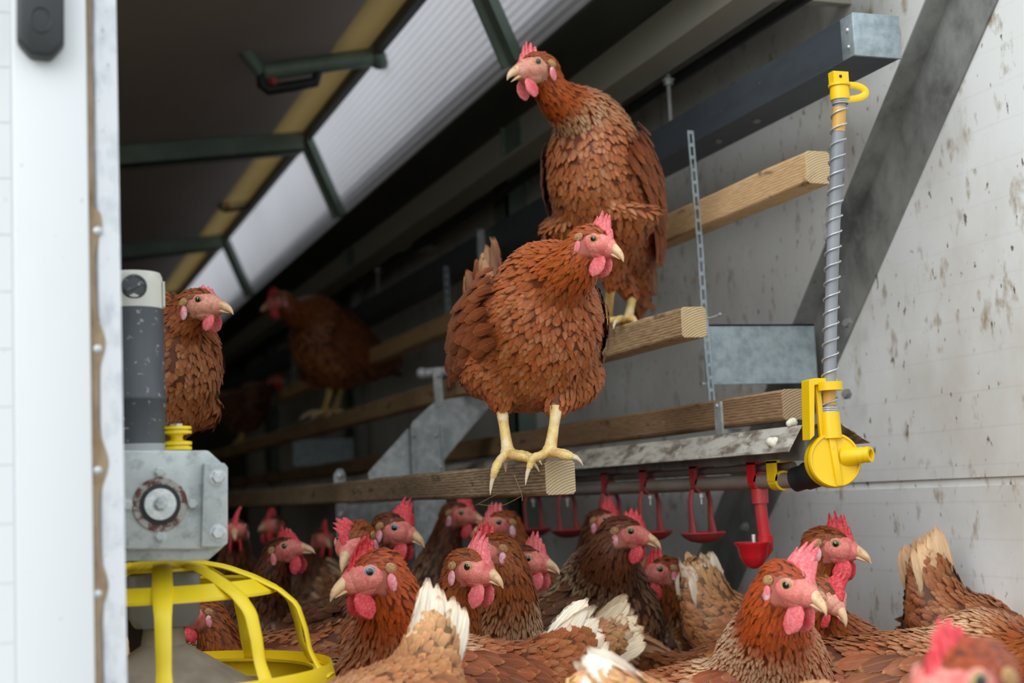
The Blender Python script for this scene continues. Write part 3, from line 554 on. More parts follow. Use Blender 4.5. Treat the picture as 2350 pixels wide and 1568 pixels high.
c = MB().lathe(pi_, (0, 0, 1), [(.001, 0), (34*k2, 0), (35*k2, 3*k2), (34*k2, 8*k2), (28*k2, 9*k2), (28*k2, 11*k2), (35*k2, 12*k2), (35*k2, 19*k2), (17*k2, 22*k2), (14*k2, 28*k2), (17*k2, 35*k2), (35*k2, 38*k2), (35*k2, 44*k2), (28*k2, 45*k2), (28*k2, 47*k2), (35*k2, 48*k2), (34*k2, 54*k2), (12*k2, 55*k2)], 36)
part('spool', c, M['pan'], t); part('spool_bolt', MB().lathe(pi_+[0, 0, 54*k2], (0, 0, 1), [(.0001, -.001), (.0068, 0), (.0068, .0028), (.0001, .003)], 6), M['zinc'], t)

# ---------------------------------------------------------------- pan feeder
pc_x, pc_y = 372, 1290
PC = P(372, 1290, 1.50); zt_ = PC[2]; 
r = empty('pan_feeder', (PC[0], PC[1], zt_-.15)); tag(r, 'yellow plastic pan feeder with an arched grill under the gearbox', 'feeder')
def ring(rad, z, rt, flat=1, n_=72): return [(PC[0]+rad*math.cos(a), PC[1]+rad*math.sin(a), zt_+z) for a in np.linspace(0, 2*math.pi, n_)]
c = MB()
# arched spokes: flat bars whose width runs round the pan
prof = [(.035, -.001), (.07, -.009), (.10, -.021), (.125, -.034), (.143, -.050), (.151, -.075), (.155, -.098), (.164, -.116), (.177, -.124)]
ns = 10
for i in range(ns):
    a = math.radians(-96+36*i); dr = np.array([math.cos(a), math.sin(a), 0]); ta = np.array([-math.sin(a), math.cos(a), 0])
    pts = np.array([np.array([PC[0], PC[1], zt_])+dr*rr+[0, 0, z] for rr, z in prof])
    pts = np.array([[np.interp(t, np.linspace(0, 1, len(pts)), pts[:, k]) for k in range(3)] for t in np.linspace(0, 1, 28)])
    wd = np.interp(np.linspace(0, 1, 28), [0, .3, .5, .75, .88, 1], [.010, .011, .0085, .0075, .009, .020])
    T = np.gradient(pts, axis=0); T /= np.linalg.norm(T, axis=1)[:, None]; Nn = np.cross(T, ta)
    c.loft(pts, ta*wd[:, None]*.95, Nn*.0022, 10)
def flatring(c, r0, z0, r1, z1, th=.003, n_=96, poly=0):
    V = []; 
    for i in range(n_):
        a = 2*math.pi*i/n_
        for rr, zz_ in ((r0, z0), (r1, z1), (r1, z1-th), (r0, z0-th)): V.append((PC[0]+rr*math.cos(a), PC[1]+rr*math.sin(a), zt_+zz_))
    c.add(V, [(4*i+j, 4*i+(j+1) % 4, 4*((i+1) % n_)+(j+1) % 4, 4*((i+1) % n_)+j) for i in range(n_) for j in range(4)])
flatring(c, .03, .001, .052, -.006); flatring(c, .100, -.021, .118, -.034, .003); flatring(c, .155, -.119, .176, -.124, .003); flatring(c, .174, -.112, .178, -.130, .004)
part('grill', c, M['pan'], r)
c = MB().lathe((PC[0], PC[1], zt_-.16), (0, 0, 1), [(.001, 0), (.12, .0), (.155, .012), (.170, .036), (.176, .036), (.158, .006), (.12, -.006), (.001, -.006)], 72); part('pan', c, M['pan'], r)
c = MB().lathe((PC[0], PC[1], zt_-.16), (0, 0, 1), [(.001, .03), (.08, .026), (.15, .022), (.15, .012), (.001, .002)], 60); o = part('feed', c, M['feed'], r); o['kind'] = 'stuff'
c = MB().lathe((PC[0], PC[1], zt_-.16), (0, 0, 1), [(.105, .012), (.10, .026), (.022, .075), (.020, .09), (.001, .09)], 48); part('feed_cone', c, M['tan'], r)
c = MB()
def sqr(h, w_, rc=.25):
    t = np.linspace(0, 2*math.pi, 33)[:-1]; e_ = .35
    return [(PC[0]+w_*np.sign(math.cos(a))*abs(math.cos(a))**e_, PC[1]+w_*np.sign(math.sin(a))*abs(math.sin(a))**e_, zt_+h) for a in t]
rings = [sqr(-.004, .028), sqr(-.012, .037), sqr(-.055, .036), sqr(-.066, .030), sqr(-.068, .017)]
V = np.array(rings).reshape(-1, 3); c.add(V, [(i*32+j, i*32+(j+1) % 32, (i+1)*32+(j+1) % 32, (i+1)*32+j) for i in range(4) for j in range(32)]+[tuple(range(32)), tuple(range(128, 160))])
part('hopper', c, M['grey'], r)
part('drop_tube', MB().lathe((PC[0], PC[1], zt_-.16), (0, 0, 1), [(.001, .07), (.024, .07), (.02, .095), (.019, .10), (.001, .10)], 40), M['tan'], r)
#HENS_BELOW
# ================================================================ THE HENS
FWD = nrm([RW[0][2]*-1, RW[1][2]*-1, 0]); RGT = nrm([RW[0][0], RW[1][0], 0]); UP = np.array([0, 0, 1.])
def heading(deg, pitch=0):            # 0 = towards the open front, 90 = to the right wall side, pitch lifts the nose
    a = math.radians(deg); h = -FWD*math.cos(a)+RGT*math.sin(a); p = math.radians(pitch)
    f = nrm(h*math.cos(p)+UP*math.sin(p)); s = nrm(np.cross(UP, h)); u = np.cross(f, s); return f, s, u
def feather_mat():
    m = bpy.data.materials.new('hen_plumage'); m.use_nodes = True; t = m.node_tree; b = t.nodes['Principled BSDF']
    b.inputs['Roughness'].default_value = .48; b.inputs['Specular IOR Level'].default_value = .32
    b.inputs['Sheen Weight'].default_value = .05; b.inputs['Sheen Roughness'].default_value = .4
    L = t.links.new; N = lambda k: t.nodes.new(k)
    def math_(op, a, b_=None, c_=None, cl=False):
        n = N('ShaderNodeMath'); n.operation = op; n.use_clamp = cl
        for i, v in enumerate((a, b_, c_)):
            if v is None: continue
            if isinstance(v, (int, float)): n.inputs[i].default_value = v
            else: L(v, n.inputs[i])
        return n.outputs[0]
    def rng_(v, lo, hi): n = N('ShaderNodeMapRange'); n.interpolation_type = 'SMOOTHSTEP'; n.inputs[1].default_value = lo; n.inputs[2].default_value = hi; L(v, n.inputs[0]); return n.outputs[0]
    uv = N('ShaderNodeUVMap'); uv.uv_map = 'UVMap'; s = N('ShaderNodeSeparateXYZ'); L(uv.outputs[0], s.inputs[0])
    c = N('ShaderNodeAttribute'); c.attribute_name = 'Col'; fx = N('ShaderNodeAttribute'); fx.attribute_name = 'fx'; fs = N('ShaderNodeSeparateColor'); L(fx.outputs['Color'], fs.inputs[0])
    a = math_('ABSOLUTE', math_('MULTIPLY_ADD', s.outputs[0], 2, -1)); v = s.outputs[1]
    mp = N('ShaderNodeCombineXYZ'); L(math_('MULTIPLY', s.outputs[0], 14), mp.inputs[0]); L(math_('MULTIPLY_ADD', a, -1.2, math_('MULTIPLY', v, 3)), mp.inputs[1]); L(math_('MULTIPLY', fs.outputs[2], 40), mp.inputs[2])
    no = N('ShaderNodeTexNoise'); no.inputs['Scale'].default_value = 1.6; no.inputs['Detail'].default_value = 3; L(mp.outputs[0], no.inputs[0])
    barb = math_('MULTIPLY_ADD', no.outputs[0], 1.0, math_('MULTIPLY_ADD', v, .75, .0))
    # base with barb streaks
    b1 = N('ShaderNodeVectorMath'); b1.operation = 'SCALE'; L(c.outputs['Color'], b1.inputs[0]); L(barb, b1.inputs['Scale'])
    # pale centre streak / teardrop
    cen = math_('MULTIPLY', math_('SUBTRACT', 1, rng_(a, .28, .82)), rng_(v, .3, .6)); cen = math_('MULTIPLY', cen, fs.outputs[0])
    rim = math_('MAXIMUM', math_('MULTIPLY', rng_(v, .84, 1.0), rng_(v, .5, .8)), math_('MULTIPLY', rng_(a, .72, 1.0), .7)); rim = math_('MULTIPLY', math_('MULTIPLY', rim, rng_(v, .3, .6)), fs.outputs[1])
    sh = math_('MULTIPLY', math_('SUBTRACT', 1, rng_(a, .0, .12)), .3)
    def mix(f, A_, B_): n = N('ShaderNodeMix'); n.data_type = 'RGBA'; L(f, n.inputs[0]); L(A_, n.inputs[6]); (L(B_, n.inputs[7]) if not isinstance(B_, tuple) else setattr(n.inputs[7], 'default_value', B_)); return n.outputs[2]
    cur = mix(cen, b1.outputs[0], lin(232, 206, 168)); cur = mix(rim, cur, lin(206, 144, 84)); cur = mix(sh, cur, lin(190, 120, 62))
    L(cur, b.inputs['Base Color'])
    ed = math_('MAXIMUM', rng_(a, .62, 1.0), rng_(v, .86, 1.02)); n2 = N('ShaderNodeTexNoise'); n2.inputs['Scale'].default_value = 5; L(mp.outputs[0], n2.inputs[0])
    al = math_('LESS_THAN', math_('MULTIPLY', ed, .72), math_('MULTIPLY_ADD', n2.outputs[0], 1.6, -.22)); L(al, b.inputs['Alpha'])
    bp = N('ShaderNodeBump'); bp.inputs['Strength'].default_value = .35; bp.inputs['Distance'].default_value = .0006; L(no.outputs[0], bp.inputs['Height']); L(bp.outputs[0], b.inputs['Normal'])
    return m
M['plume'] = feather_mat()
M['under'] = mat('hen_under_plumage', lin(92, 48, 26), .9)
M['face'] = mat('hen_face_skin', lin(222, 122, 112), .55, 0, [(260, one, .45, .65, A(lin(234, 156, 140), .7), 4), (70, one, .48, .66, A(lin(198, 76, 78), .75), 3)], .5, 500, sss=.15)
M['face_pale'] = mat('hen_face_skin_pale', lin(222, 160, 138), .55, 0, [(200, one, .45, .65, A(lin(190, 120, 90), .8), 4), (90, one, .5, .7, A(lin(220, 128, 118), .7), 3)], .5, 500, sss=.15)
M['comb'] = mat('hen_comb', lin(216, 56, 68), .5, 0, [(300, one, .45, .6, A(lin(232, 110, 112), .7), 3), (60, one, .5, .7, A(lin(190, 34, 52), .7), 3)], .6, 700, sss=.2)
M['combp'] = mat('hen_comb_pink', lin(232, 104, 112), .5, 0, [(300, one, .45, .6, A(lin(238, 150, 150), .7), 3), (60, one, .5, .7, A(lin(220, 70, 84), .7), 3)], .6, 700, sss=.2)
M['lobe'] = mat('hen_ear_lobe', lin(222, 120, 128), .5, 0, [(70, one, .45, .6, A(lin(226, 190, 205), .9), 3)], .4, 500, sss=.2)
M['tuft'] = mat('hen_ear_tuft', lin(200, 158, 108), .8, 0, [(400, (1, 1, 3), .45, .6, A(lin(140, 96, 60), .9), 3)], .8, 900)
M['beak'] = mat('hen_beak', lin(222, 186, 146), .38, 0, [(90, one, .5, .7, A(lin(176, 116, 66), .8), 4)], .15, 300)
M['shank'] = mat('hen_shank', lin(226, 196, 122), .5, 0, [(60, one, .45, .65, A(lin(206, 158, 98), .8), 3), (30, one, .5, .7, A(lin(236, 220, 178), .8), 3)], .7, 350)
M['claw'] = mat('hen_claw', lin(220, 200, 170), .4)
M['iris_a'] = mat('hen_iris_amber', lin(196, 130, 40), .25); M['iris_b'] = mat('hen_iris_olive', lin(172, 148, 84), .25); M['iris_c'] = mat('hen_iris_pale_blue', lin(140, 158, 184), .25)
M['pupil'] = mat('hen_pupil', lin(10, 10, 12), .08, coat=1)
M['lid'] = mat('hen_eyelid', lin(222, 148, 134), .5, 0, [(300, one, .45, .65, A(lin(196, 120, 110), .7), 3)], .4, 500)

def feathers(p, n, f, Lg, Wd, col, fx, rows=5, cols=3, curv=4., lift=.004, point=.5, sink=.0035, twist=.12, bvh=None):
    """all feathers of one patch at once: a curved, tapered blade per point"""
    k = len(p); rnd = rng.normal(0, 1, (k, 3))
    f = f+np.cross(n, f)*rnd[:, :1]*twist; f -= n*(f*n).sum(1, keepdims=True); f /= np.linalg.norm(f, axis=1, keepdims=True)+1e-9
    s = np.cross(n, f); t = np.linspace(0, 1, rows); cc = np.linspace(-1, 1, cols)
    pr = np.where(t < .55, .45+.55*np.sin(t/.55*math.pi/2), np.sqrt(np.clip(1-((t-.55)/.45)**2, 0, 1))*(1-point*.0))
    pr = pr*(1-point*np.clip((t-.5)/.5, 0, 1)*.6); pr[-1] = .12 if cols > 1 else 0
    T, Cc = np.meshgrid(t, cc, indexing='ij'); PR = np.repeat(pr[:, None], cols, 1)
    Lg = Lg[:, None, None]; Wd = Wd[:, None, None]; li = (lift*(1+.35*rnd[:, 1]))[:, None, None] if np.ndim(lift) else (lift*(1+.35*rnd[:, 1]))[:, None, None]
    cv = curv[:, None, None] if np.ndim(curv) else curv
    sk = sink[:, None, None] if np.ndim(sink) else sink
    a = Lg*(T[None]-.25); b = Wd*PR[None]*Cc[None]*.5
    if bvh is None: hs_ = -cv*(Lg*np.maximum(T[None]-.25, 0))**2
    else:
        hh = np.zeros((k, 2)); L1 = Lg[:, 0, 0]
        for jj, t_ in enumerate((.375, .75)):
            q_ = p+f*(L1*t_)[:, None]
            for i_ in range(k):
                c_ = bvh.find_nearest(Vector(q_[i_]))[0]; hh[i_, jj] = (c_[0]-p[i_, 0])*n[i_, 0]+(c_[1]-p[i_, 1])*n[i_, 1]+(c_[2]-p[i_, 2])*n[i_, 2]
        hh = np.clip(hh, -.5*L1[:, None], .5*L1[:, None]); x_ = np.maximum(T[None]-.25, 0)/.75
        be = 2*(hh[:, 1]-2*hh[:, 0]); al = hh[:, 1]-be; hs_ = al[:, None, None]*x_+be[:, None, None]*x_**2
    h = -sk*(1-T[None])**2.5+li*(.15+.85*T[None])+hs_-Wd*.10*(Cc[None]**2)
    V = p[:, None, None]+f[:, None, None]*a[..., None]+s[:, None, None]*b[..., None]+n[:, None, None]*h[..., None]
    vn_ = n[:, None, None]+s[:, None, None]*(Cc[None]*.32)[..., None]+f[:, None, None]*((T[None]-.45)*.30)[..., None]
    vn_ = vn_/np.linalg.norm(vn_, axis=-1, keepdims=True); vn_ = vn_.reshape(-1, 3)
    V = V.reshape(-1, 3); R = rows*cols
    q = np.array([(i*cols+j, (i+1)*cols+j, (i+1)*cols+j+1, i*cols+j+1) for i in range(rows-1) for j in range(cols-1)])
    Fc = (q[None]+(np.arange(k)*R)[:, None, None]).reshape(-1, 4)
    uv = np.stack([np.broadcast_to((Cc+1)/2, (k, rows, cols)), np.broadcast_to(T, (k, rows, cols))], -1).reshape(-1, 2)
    return V, Fc, uv, np.repeat(col, R, 0), np.repeat(fx, R, 0), vn_
def fast_mesh(name, V, Fc4, uv, col, fx, mats, parent, nrmv=None, midx=None):
    me = bpy.data.meshes.new(name); me.vertices.add(len(V)); me.vertices.foreach_set('co', V.astype(np.float32).ravel())
    nf = len(Fc4); me.loops.add(nf*4); me.loops.foreach_set('vertex_index', Fc4.astype(np.int32).ravel())
    me.polygons.add(nf); me.polygons.foreach_set('loop_start', np.arange(nf, dtype=np.int32)*4)
    if midx is not None: me.polygons.foreach_set('material_index', midx.astype(np.int32))
    me.polygons.foreach_set('use_smooth', np.ones(nf, bool)); me.update(calc_edges=True)
    ul = me.uv_layers.new(name='UVMap'); ul.data.foreach_set('uv', uv[Fc4.ravel()].astype(np.float32).ravel())
    for nm, d_ in (('Col', col), ('fx', fx)):
        ca = me.color_attributes.new(nm, 'FLOAT_COLOR', 'POINT'); ca.data.foreach_set('color', np.hstack([d_, np.ones((len(d_), 1))]).astype(np.float32).ravel())
    for mt in mats: me.materials.append(mt)
    if nrmv is not None: me.normals_split_custom_set_from_vertices(nrmv.tolist())
    o = bpy.data.objects.new(name, me); COL.objects.link(o); o.parent = parent; return o
C1 = lambda r, g, b: np.array(lin(r, g, b)[:3])
PAL = dict(
    chest=dict(head=C1(134, 58, 24), neck=C1(172, 78, 22), body=C1(150, 74, 32), wing=C1(138, 68, 34), rump=C1(158, 88, 46), tail=C1(120, 66, 40)),
    red=dict(head=C1(142, 58, 22), neck=C1(170, 70, 22), body=C1(154, 78, 38), wing=C1(134, 66, 36), rump=C1(160, 90, 50), tail=C1(200, 160, 120)),
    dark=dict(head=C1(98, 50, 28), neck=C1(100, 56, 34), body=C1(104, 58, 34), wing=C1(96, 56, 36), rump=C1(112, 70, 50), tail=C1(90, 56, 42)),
    tan=dict(head=C1(158, 92, 50), neck=C1(168, 100, 56), body=C1(176, 112, 68), wing=C1(164, 104, 64), rump=C1(206, 158, 110), tail=C1(232, 214, 184)),
    brown=dict(head=C1(134, 66, 28), neck=C1(142, 72, 30), body=C1(138, 74, 38), wing=C1(130, 70, 38), rump=C1(138, 80, 46), tail=C1(176, 128, 88)))
def remesh_pts(mb, voxel):
    me = bpy.data.meshes.new('tmp'); me.from_pydata(np.vstack(mb.v).tolist(), [], mb.f)
    o = bpy.data.objects.new('tmp', me); COL.objects.link(o)
    r = o.modifiers.new('r', 'REMESH'); r.mode = 'VOXEL'; r.voxel_size = voxel
    s = o.modifiers.new('s', 'SMOOTH'); s.iterations = 6; s.factor = .5
    dg = bpy.context.evaluated_depsgraph_get(); ev = o.evaluated_get(dg); m2 = bpy.data.meshes.new_from_object(ev)
    nv = len(m2.vertices); V = np.empty(nv*3, np.float32); m2.vertices.foreach_get('co', V); V = V.reshape(-1, 3).astype(float)
    N_ = np.empty(nv*3, np.float32); m2.vertex_normals.foreach_get('vector', N_); N_ = N_.reshape(-1, 3).astype(float)
    Q = np.array([p.vertices[:] if len(p.vertices) == 4 else tuple(p.vertices)+(p.vertices[0],) for p in m2.polygons if len(p.vertices) in (3, 4)])
    bpy.data.objects.remove(o); bpy.data.meshes.remove(me); bpy.data.meshes.remove(m2); return V, N_, Q

def hen(label, head, hyaw, hpitch=0, body=None, byaw=None, bpitch=10, s=1.0, hs=1.2, hroll=0, back=.11, down=.195, comb=1.0, flop=0., combm='comb', facem='face',
        iris='iris_b', pal='chest', lace=.25, rim=.35, tail=(40, 1.0), tailcol=None, taillen=1.0, legs=None, q=1.0, gape=0., group=None, wingdrop=0, neckw=1.0, width=1.0, tone=1.0, feet=None, hasface=True, combw=1.0, neckup=.75):
    if byaw is None: byaw = hyaw
    Hf, Hs, Hu = heading(hyaw, hpitch); Hc = np.asarray(head, float)
    if hroll: a = math.radians(hroll); Hs, Hu = Hs*math.cos(a)+Hu*math.sin(a), Hu*math.cos(a)-Hs*math.sin(a)
    Bf, Bs, Bu = heading(byaw, bpitch)
    if body is None:
        b0 = heading(byaw, 0)[0]; C = Hc-b0*back*s-UP*down*s
    else: C = np.asarray(body, float)
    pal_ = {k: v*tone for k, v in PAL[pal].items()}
    if tailcol is not None: pal_['tail'] = tailcol
    hm = hs*.01; H = lambda x, y, z: Hc+(Hf*x+Hs*y+Hu*z)*hm
    zlow = C[2]-.13*s
    r = empty('hen', (C[0], C[1], zlow)); tag(r, label, 'hen', group)
    # ---- skeleton lofts: body, tail root, neck, head, thighs, joined to one surface
    mb = MB()
    sec = [(-.158, .018, .022, .050), (-.140, .042, .046, .040), (-.105, .064, .070, .022), (-.055, .078, .086, .004), (-.005, .083, .092, -.004), (.045, .081, .088, -.004), (.085, .068, .074, .004), (.112, .048, .052, .012), (.128, .020, .022, .016)]
    X = np.array(sec); xs = np.linspace(X[0, 0], X[-1, 0], 22); W_ = np.interp(xs, X[:, 0], X[:, 1])*width; Hh = np.interp(xs, X[:, 0], X[:, 2]); Zo = np.interp(xs, X[:, 0], X[:, 3])
    bc_ = C+(Bf*xs[:, None]+Bu*Zo[:, None])*s; mb.loft(bc_, Bs*W_[:, None]*s, Bu*Hh[:, None]*s, 28)
    tp = math.radians(tail[0]); Td = nrm(-Bf*math.cos(tp)+Bu*math.sin(tp)); Tu = np.cross(Td, Bs); Tu = Tu if Tu.dot(Bf) > 0 or Tu.dot(Bu) > 0 else -Tu
    Tb = C+(-Bf*.105+Bu*.035)*s; tr = [Tb, Tb+Td*.045*s, Tb+Td*.09*s, Tb+Td*.115*s]
    mb.loft(tr, [Bs*w_*s for w_ in (.055, .036, .020, .008)], [Tu*w_*s for w_ in (.06, .048, .034, .014)], 20)
    nA = C+(Bf*.055+Bu*.025)*s; nB = H(-.9, 0, -.7); dist = np.linalg.norm(nB-nA)
    dA = nrm(Bf*(1-neckup)+Bu*.35+UP*neckup); dB = nrm(UP*1.0+Hf*.25)
    nk = bez(nA, nA+dA*dist*.42, nB-dB*dist*.38, nB, 18); tn = np.linspace(0, 1, 18)
    nr = np.interp(tn, [0, .25, .5, .75, 1], [.066, .056, .042, .0315, .0235])*neckw*s; nr[-4:] = np.minimum(nr[-4:], .024*hs/1.2*np.array([1.25, 1.15, 1.05, 1])*1.0)
    mb.tube(nk, nr, 20)
    mb.ell(Hc, Hf*2.25*hm, Hs*1.5*hm, Hu*1.65*hm, 20, 14); mb.ell(H(-.55, 0, -.15), Hf*1.95*hm, Hs*1.55*hm, Hu*1.65*hm, 20, 14)
    hips = []; 
    for sd_ in (-1, 1):
        hip = C+(Bf*.0+Bs*sd_*.045-Bu*.045)*s; ft = feet[0 if sd_ < 0 else 1] if feet else None
        hock = (np.asarray(ft['hock']) if ft else C+(Bf*-.005+Bs*sd_*.042)*s-UP*.128*s)
        hips.append((hip, hock)); pts = np.array([hip, hip*.5+hock*.5+Bf*.008*s, hock]); pts = bez(pts[0], pts[1], pts[1], pts[2], 8)
        mb.tube(pts, np.linspace(.052, .0145, 8)*s*np.array([1, 1.03, 1.02, .98, .92, .85, .8, .8]), 16)
    vox = .0058 if q >= 1 else .008
    V, N_, Q = remesh_pts(mb, vox)
    V -= 0; roff = wloc(r)
    # ---- flow and region samples
    sp, st, sr, sk = [], [], [], []
    for i in range(len(xs)):
        sp.append(bc_[i]); fr = max(0, (xs[i]-.02)/.1); st.append(-Bf-Bu*.25*fr-UP*.35*fr); sr.append((W_[i]+Hh[i])/2*s); sk.append(0)
    for i in range(18): g_ = -np.gradient(nk, axis=0)[i]; sp.append(nk[i]); st.append(nrm(g_)); sr.append(nr[i]); sk.append(1)
    for x_ in (-1.5, -.5, .5, 1.5): sp.append(H(x_, 0, 0)); st.append(-Hf-Hu*.35); sr.append(1.5*hm); sk.append(2)
    for hp, hk in hips:
        for t_ in (.3, .6, .85, 1): sp.append(hp*(1-t_)+hk*t_); st.append(nrm(nrm(hk-hp)-Bf*.25)); sr.append((.045*(1-t_)+.016*t_)*s); sk.append(3)
    for i in range(4): sp.append(tr[i]); st.append(Td); sr.append((.05, .04, .028, .014)[i]*s); sk.append(4)
    sp, st, sr, sk = np.array(sp), np.array(st), np.array(sr), np.array(sk); st /= np.linalg.norm(st, axis=1)[:, None]
    # ---- scatter points on the surface
    a_, b_, c_, d_ = (V[Q[:, i]] for i in range(4)); fn = np.cross(c_-a_, d_-b_)*.5; area = np.linalg.norm(fn, axis=1); fn /= area[:, None]+1e-12
    if (fn*(N_[Q].mean(1))).sum() < 0: fn = -fn
    cen = (a_+b_+c_+d_)/4
    def weights(p):
        dd = np.linalg.norm(p[:, None]-sp[None], axis=2)-sr[None]; w_ = np.exp(-np.clip(dd, -.03, 1)/(.011*s)); w_ /= w_.sum(1, keepdims=True); return w_
    wf = weights(cen); kw = np.stack([wf[:, sk == k].sum(1) for k in range(5)], 1)
    Ls = np.array([.021, .022, .0085, .021, .027])*s; Ws = np.array([.0112, .0062, .0045, .0095, .0155])*s
    Ls[2] = .0095*hs/1.2; Ws[2] = .005*hs/1.2
    fl = kw@Ls; fw = kw@Ws; hx = (cen-Hc)@Hf/hm; hy = (cen-Hc)@Hs/hm; hz = (cen-Hc)@Hu/hm
    skin = ((((hx-1.0)/1.15)**2+((hz+.2)/1.05)**2 < 1) | ((hx > 1.2) & (hz < .75) & (hz > -1.3))) & (np.abs(hy) < 2.2) & (hx < 4)
    dens = 4.2*q/(fl*fw*.8)*area; dens[skin] = 0
    cnt = rng.poisson(dens); idx = np.repeat(np.arange(len(cen)), cnt); k = len(idx)
    u_, v_ = rng.random((2, k, 1)); p = (a_[idx]*(1-u_)*(1-v_)+b_[idx]*u_*(1-v_)+c_[idx]*u_*v_+d_[idx]*(1-u_)*v_)
    vn = N_[Q[idx]]; vn = vn.mean(1); vn *= np.sign((vn*fn[idx]).sum(1, keepdims=True)+1e-9); vn /= np.linalg.norm(vn, axis=1, keepdims=True)
    wi = weights(p); kk = np.stack([wi[:, sk == j].sum(1) for j in range(5)], 1); fl_ = wi@st
    L_ = kk@Ls*(1+.18*rng.normal(0, 1, k)).clip(.6, 1.5)/math.sqrt(max(q, .3))**.5; Wd_ = kk@Ws*(1+.12*rng.normal(0, 1, k)).clip(.6, 1.5)/math.sqrt(max(q, .3))**.5
    # colour: head, neck, body, thigh, rump
    tN = ((p-nB)@nrm(nA-nB))/dist    # 0 at the head, 1 at the shoulder
    cols_ = kk@np.array([pal_['body'], pal_['neck'], pal_['head'], pal_['body']*1.08, pal_['rump']])
    bx_ = (p-C)@Bf/s; bz_ = (p-C)@Bu/s; frontness = np.clip((p-C)@Bf/(.1*s), 0, 1)
    belly = np.clip((-bz_-.03)/.05, 0, 1)[:, None]*kk[:, :1]; cols_ = cols_*(1-belly*.25)+C1(186, 118, 70)*tone*belly*.25
    cols_ *= (1+.11*rng.normal(0, 1, (k, 1))).clip(.55, 1.5); cols_[:, 1] *= (1+.06*rng.normal(0, 1, k))
    ln_ = np.clip((tN-.22)/.3, 0, 1)*np.clip(kk[:, 1]*1.6, 0, 1); backside = np.clip(.5-(vn@Bf)*.9, 0, 1)
    lc = 1.25*lace*ln_*(.35+1.2*backside)*(.7+.6*rng.random(k))+.20*kk[:, 0]*rng.random(k)**2+.10*kk[:, 3]*rng.random(k)
    rm = rim*(kk[:, 0]*(.25+.5*rng.random(k))+kk[:, 4]*.8+kk[:, 3]*.2+kk[:, 1]*.25)
    fxv = np.stack([lc.clip(0, 1), rm.clip(0, 1), rng.random(k)], 1)
    cv = kk@np.array([4.5, 3., 14., 6., 6.]); lf = kk@np.array([.0030, .0024, .0011, .0034, .004])*s; sn = kk@np.array([.004, .003, .0014, .003, .004])*s
    from mathutils.bvhtree import BVHTree
    bv = BVHTree.FromPolygons([tuple(v_) for v_ in V], [tuple(q_) for q_ in Q.tolist()]) if q >= .7 else None
    parts_ = [feathers(p, vn, fl_, L_, Wd_, cols_, fxv, 6 if q >= 1 else 4, 3, cv, lf, .3, sn, .16, bvh=bv)]
    # ---- body surface under the plumage
    kv = weights(V); kb = np.stack([kv[:, sk == j].sum(1) for j in range(5)], 1)
    cb = kb@np.array([pal_['body'], pal_['neck'], pal_['head'], pal_['body'], pal_['rump']])*.62
    vx = (V-Hc)@Hf/hm; vz = (V-Hc)@Hu/hm; fm_ = ((vx-.45)/1.6)**2+((vz+.25)/1.2)**2 < 1; cb[fm_] = C1(206, 118, 100) if facem == 'face' else C1(206, 150, 122)
    allV = [V]; allF = [Q]; allU = [np.full((len(V), 2), .3)]; allC = [cb]; allX = [np.tile([0, 0, .5], (len(V), 1))]; allN = [N_]; n0 = len(V)
    for (v1, f1, u1, c1, x1, m1) in parts_:
        allN.append(m1)
        allV.append(v1); allF.append(f1+n0); allU.append(u1); allC.append(c1); allX.append(x1); n0 += len(v1)
    bo = fast_mesh('body', np.vstack(allV)-roff, np.vstack(allF), np.vstack(allU), np.vstack(allC), np.vstack(allX), [M['plume']], r, np.vstack(allN))
    # ---- wings: shell of ordered rows, coverts to flight feathers
    for sd_ in (-1, 1):
        rx, ry, rz = .165, .0905*width, .104; P_, N2, F2, L2, W2, C2, X2 = [], [], [], [], [], [], []
        rows_ = 9
        for iz in range(rows_):
            v0 = iz/(rows_-1)
            ncol = 12
            for ix in range(ncol):
                u0 = (ix+.5*(iz % 2)+.12*rng.normal())/ncol; 
                x_ = .075-u0*.185; z_ = .062-v0*.098-wingdrop*u0+.012*u0+.003*rng.normal()
                if (u0-.45)**2/.36+(v0-.5)**2/.42 > 1: continue
                z_ += .03*(u0-.4)*(v0-.3)
                e = 1-(x_/rx)**2-(z_/rz)**2
                if e <= .02: continue
                y_ = ry*math.sqrt(e)*sd_+sd_*.002
                nn_ = nrm(Bf*x_/rx**2+Bs*y_/ry**2+Bu*z_/rz**2); P_.append(C+(Bf*x_+Bs*y_+Bu*z_)*s); N2.append(nn_)
                F2.append(-Bf-Bu*(.18-.25*v0)); g_ = np.clip(u0*1.1+.25*v0, 0, 1.2)
                L2.append((.026+.030*g_)*s); W2.append((.0165+.006*g_)*s); C2.append(pal_['wing']*(1+.13*rng.normal())); X2.append([.05*rng.random(), rim*(.8+.5*rng.random()), rng.random()])
        for j in range(9):     # flight feathers
            x_ = -.045-.004*j; z_ = -.032+.0085*j; e = 1-(x_/rx)**2-(z_/rz)**2; y_ = ry*math.sqrt(max(e, .05))*sd_+sd_*.0005
            nn_ = nrm(Bf*x_/rx**2*.4+Bs*y_/ry**2+Bu*z_/rz**2*.6); P_.append(C+(Bf*x_+Bs*y_+Bu*z_)*s); N2.append(nn_); F2.append(-Bf+Bu*(.16-.03*j)); L2.append(.105*s); W2.append(.019*s); C2.append(pal_['wing']*(.95+.1*rng.normal())); X2.append([0, rim*.8, rng.random()])
        o_ = np.arange(len(P_))
        arr = [np.array(z) for z in (P_, N2, F2)]
        v1, f1, u1, c1, x1, m1 = feathers(arr[0], arr[1], arr[2], np.array(L2), np.array(W2), np.array(C2), np.array(X2), 6, 3, 2.6, .0058*s, .25, .002, .09)
        fast_mesh('wing', v1-roff, f1, u1, c1, x1, [M['plume']], r, m1)
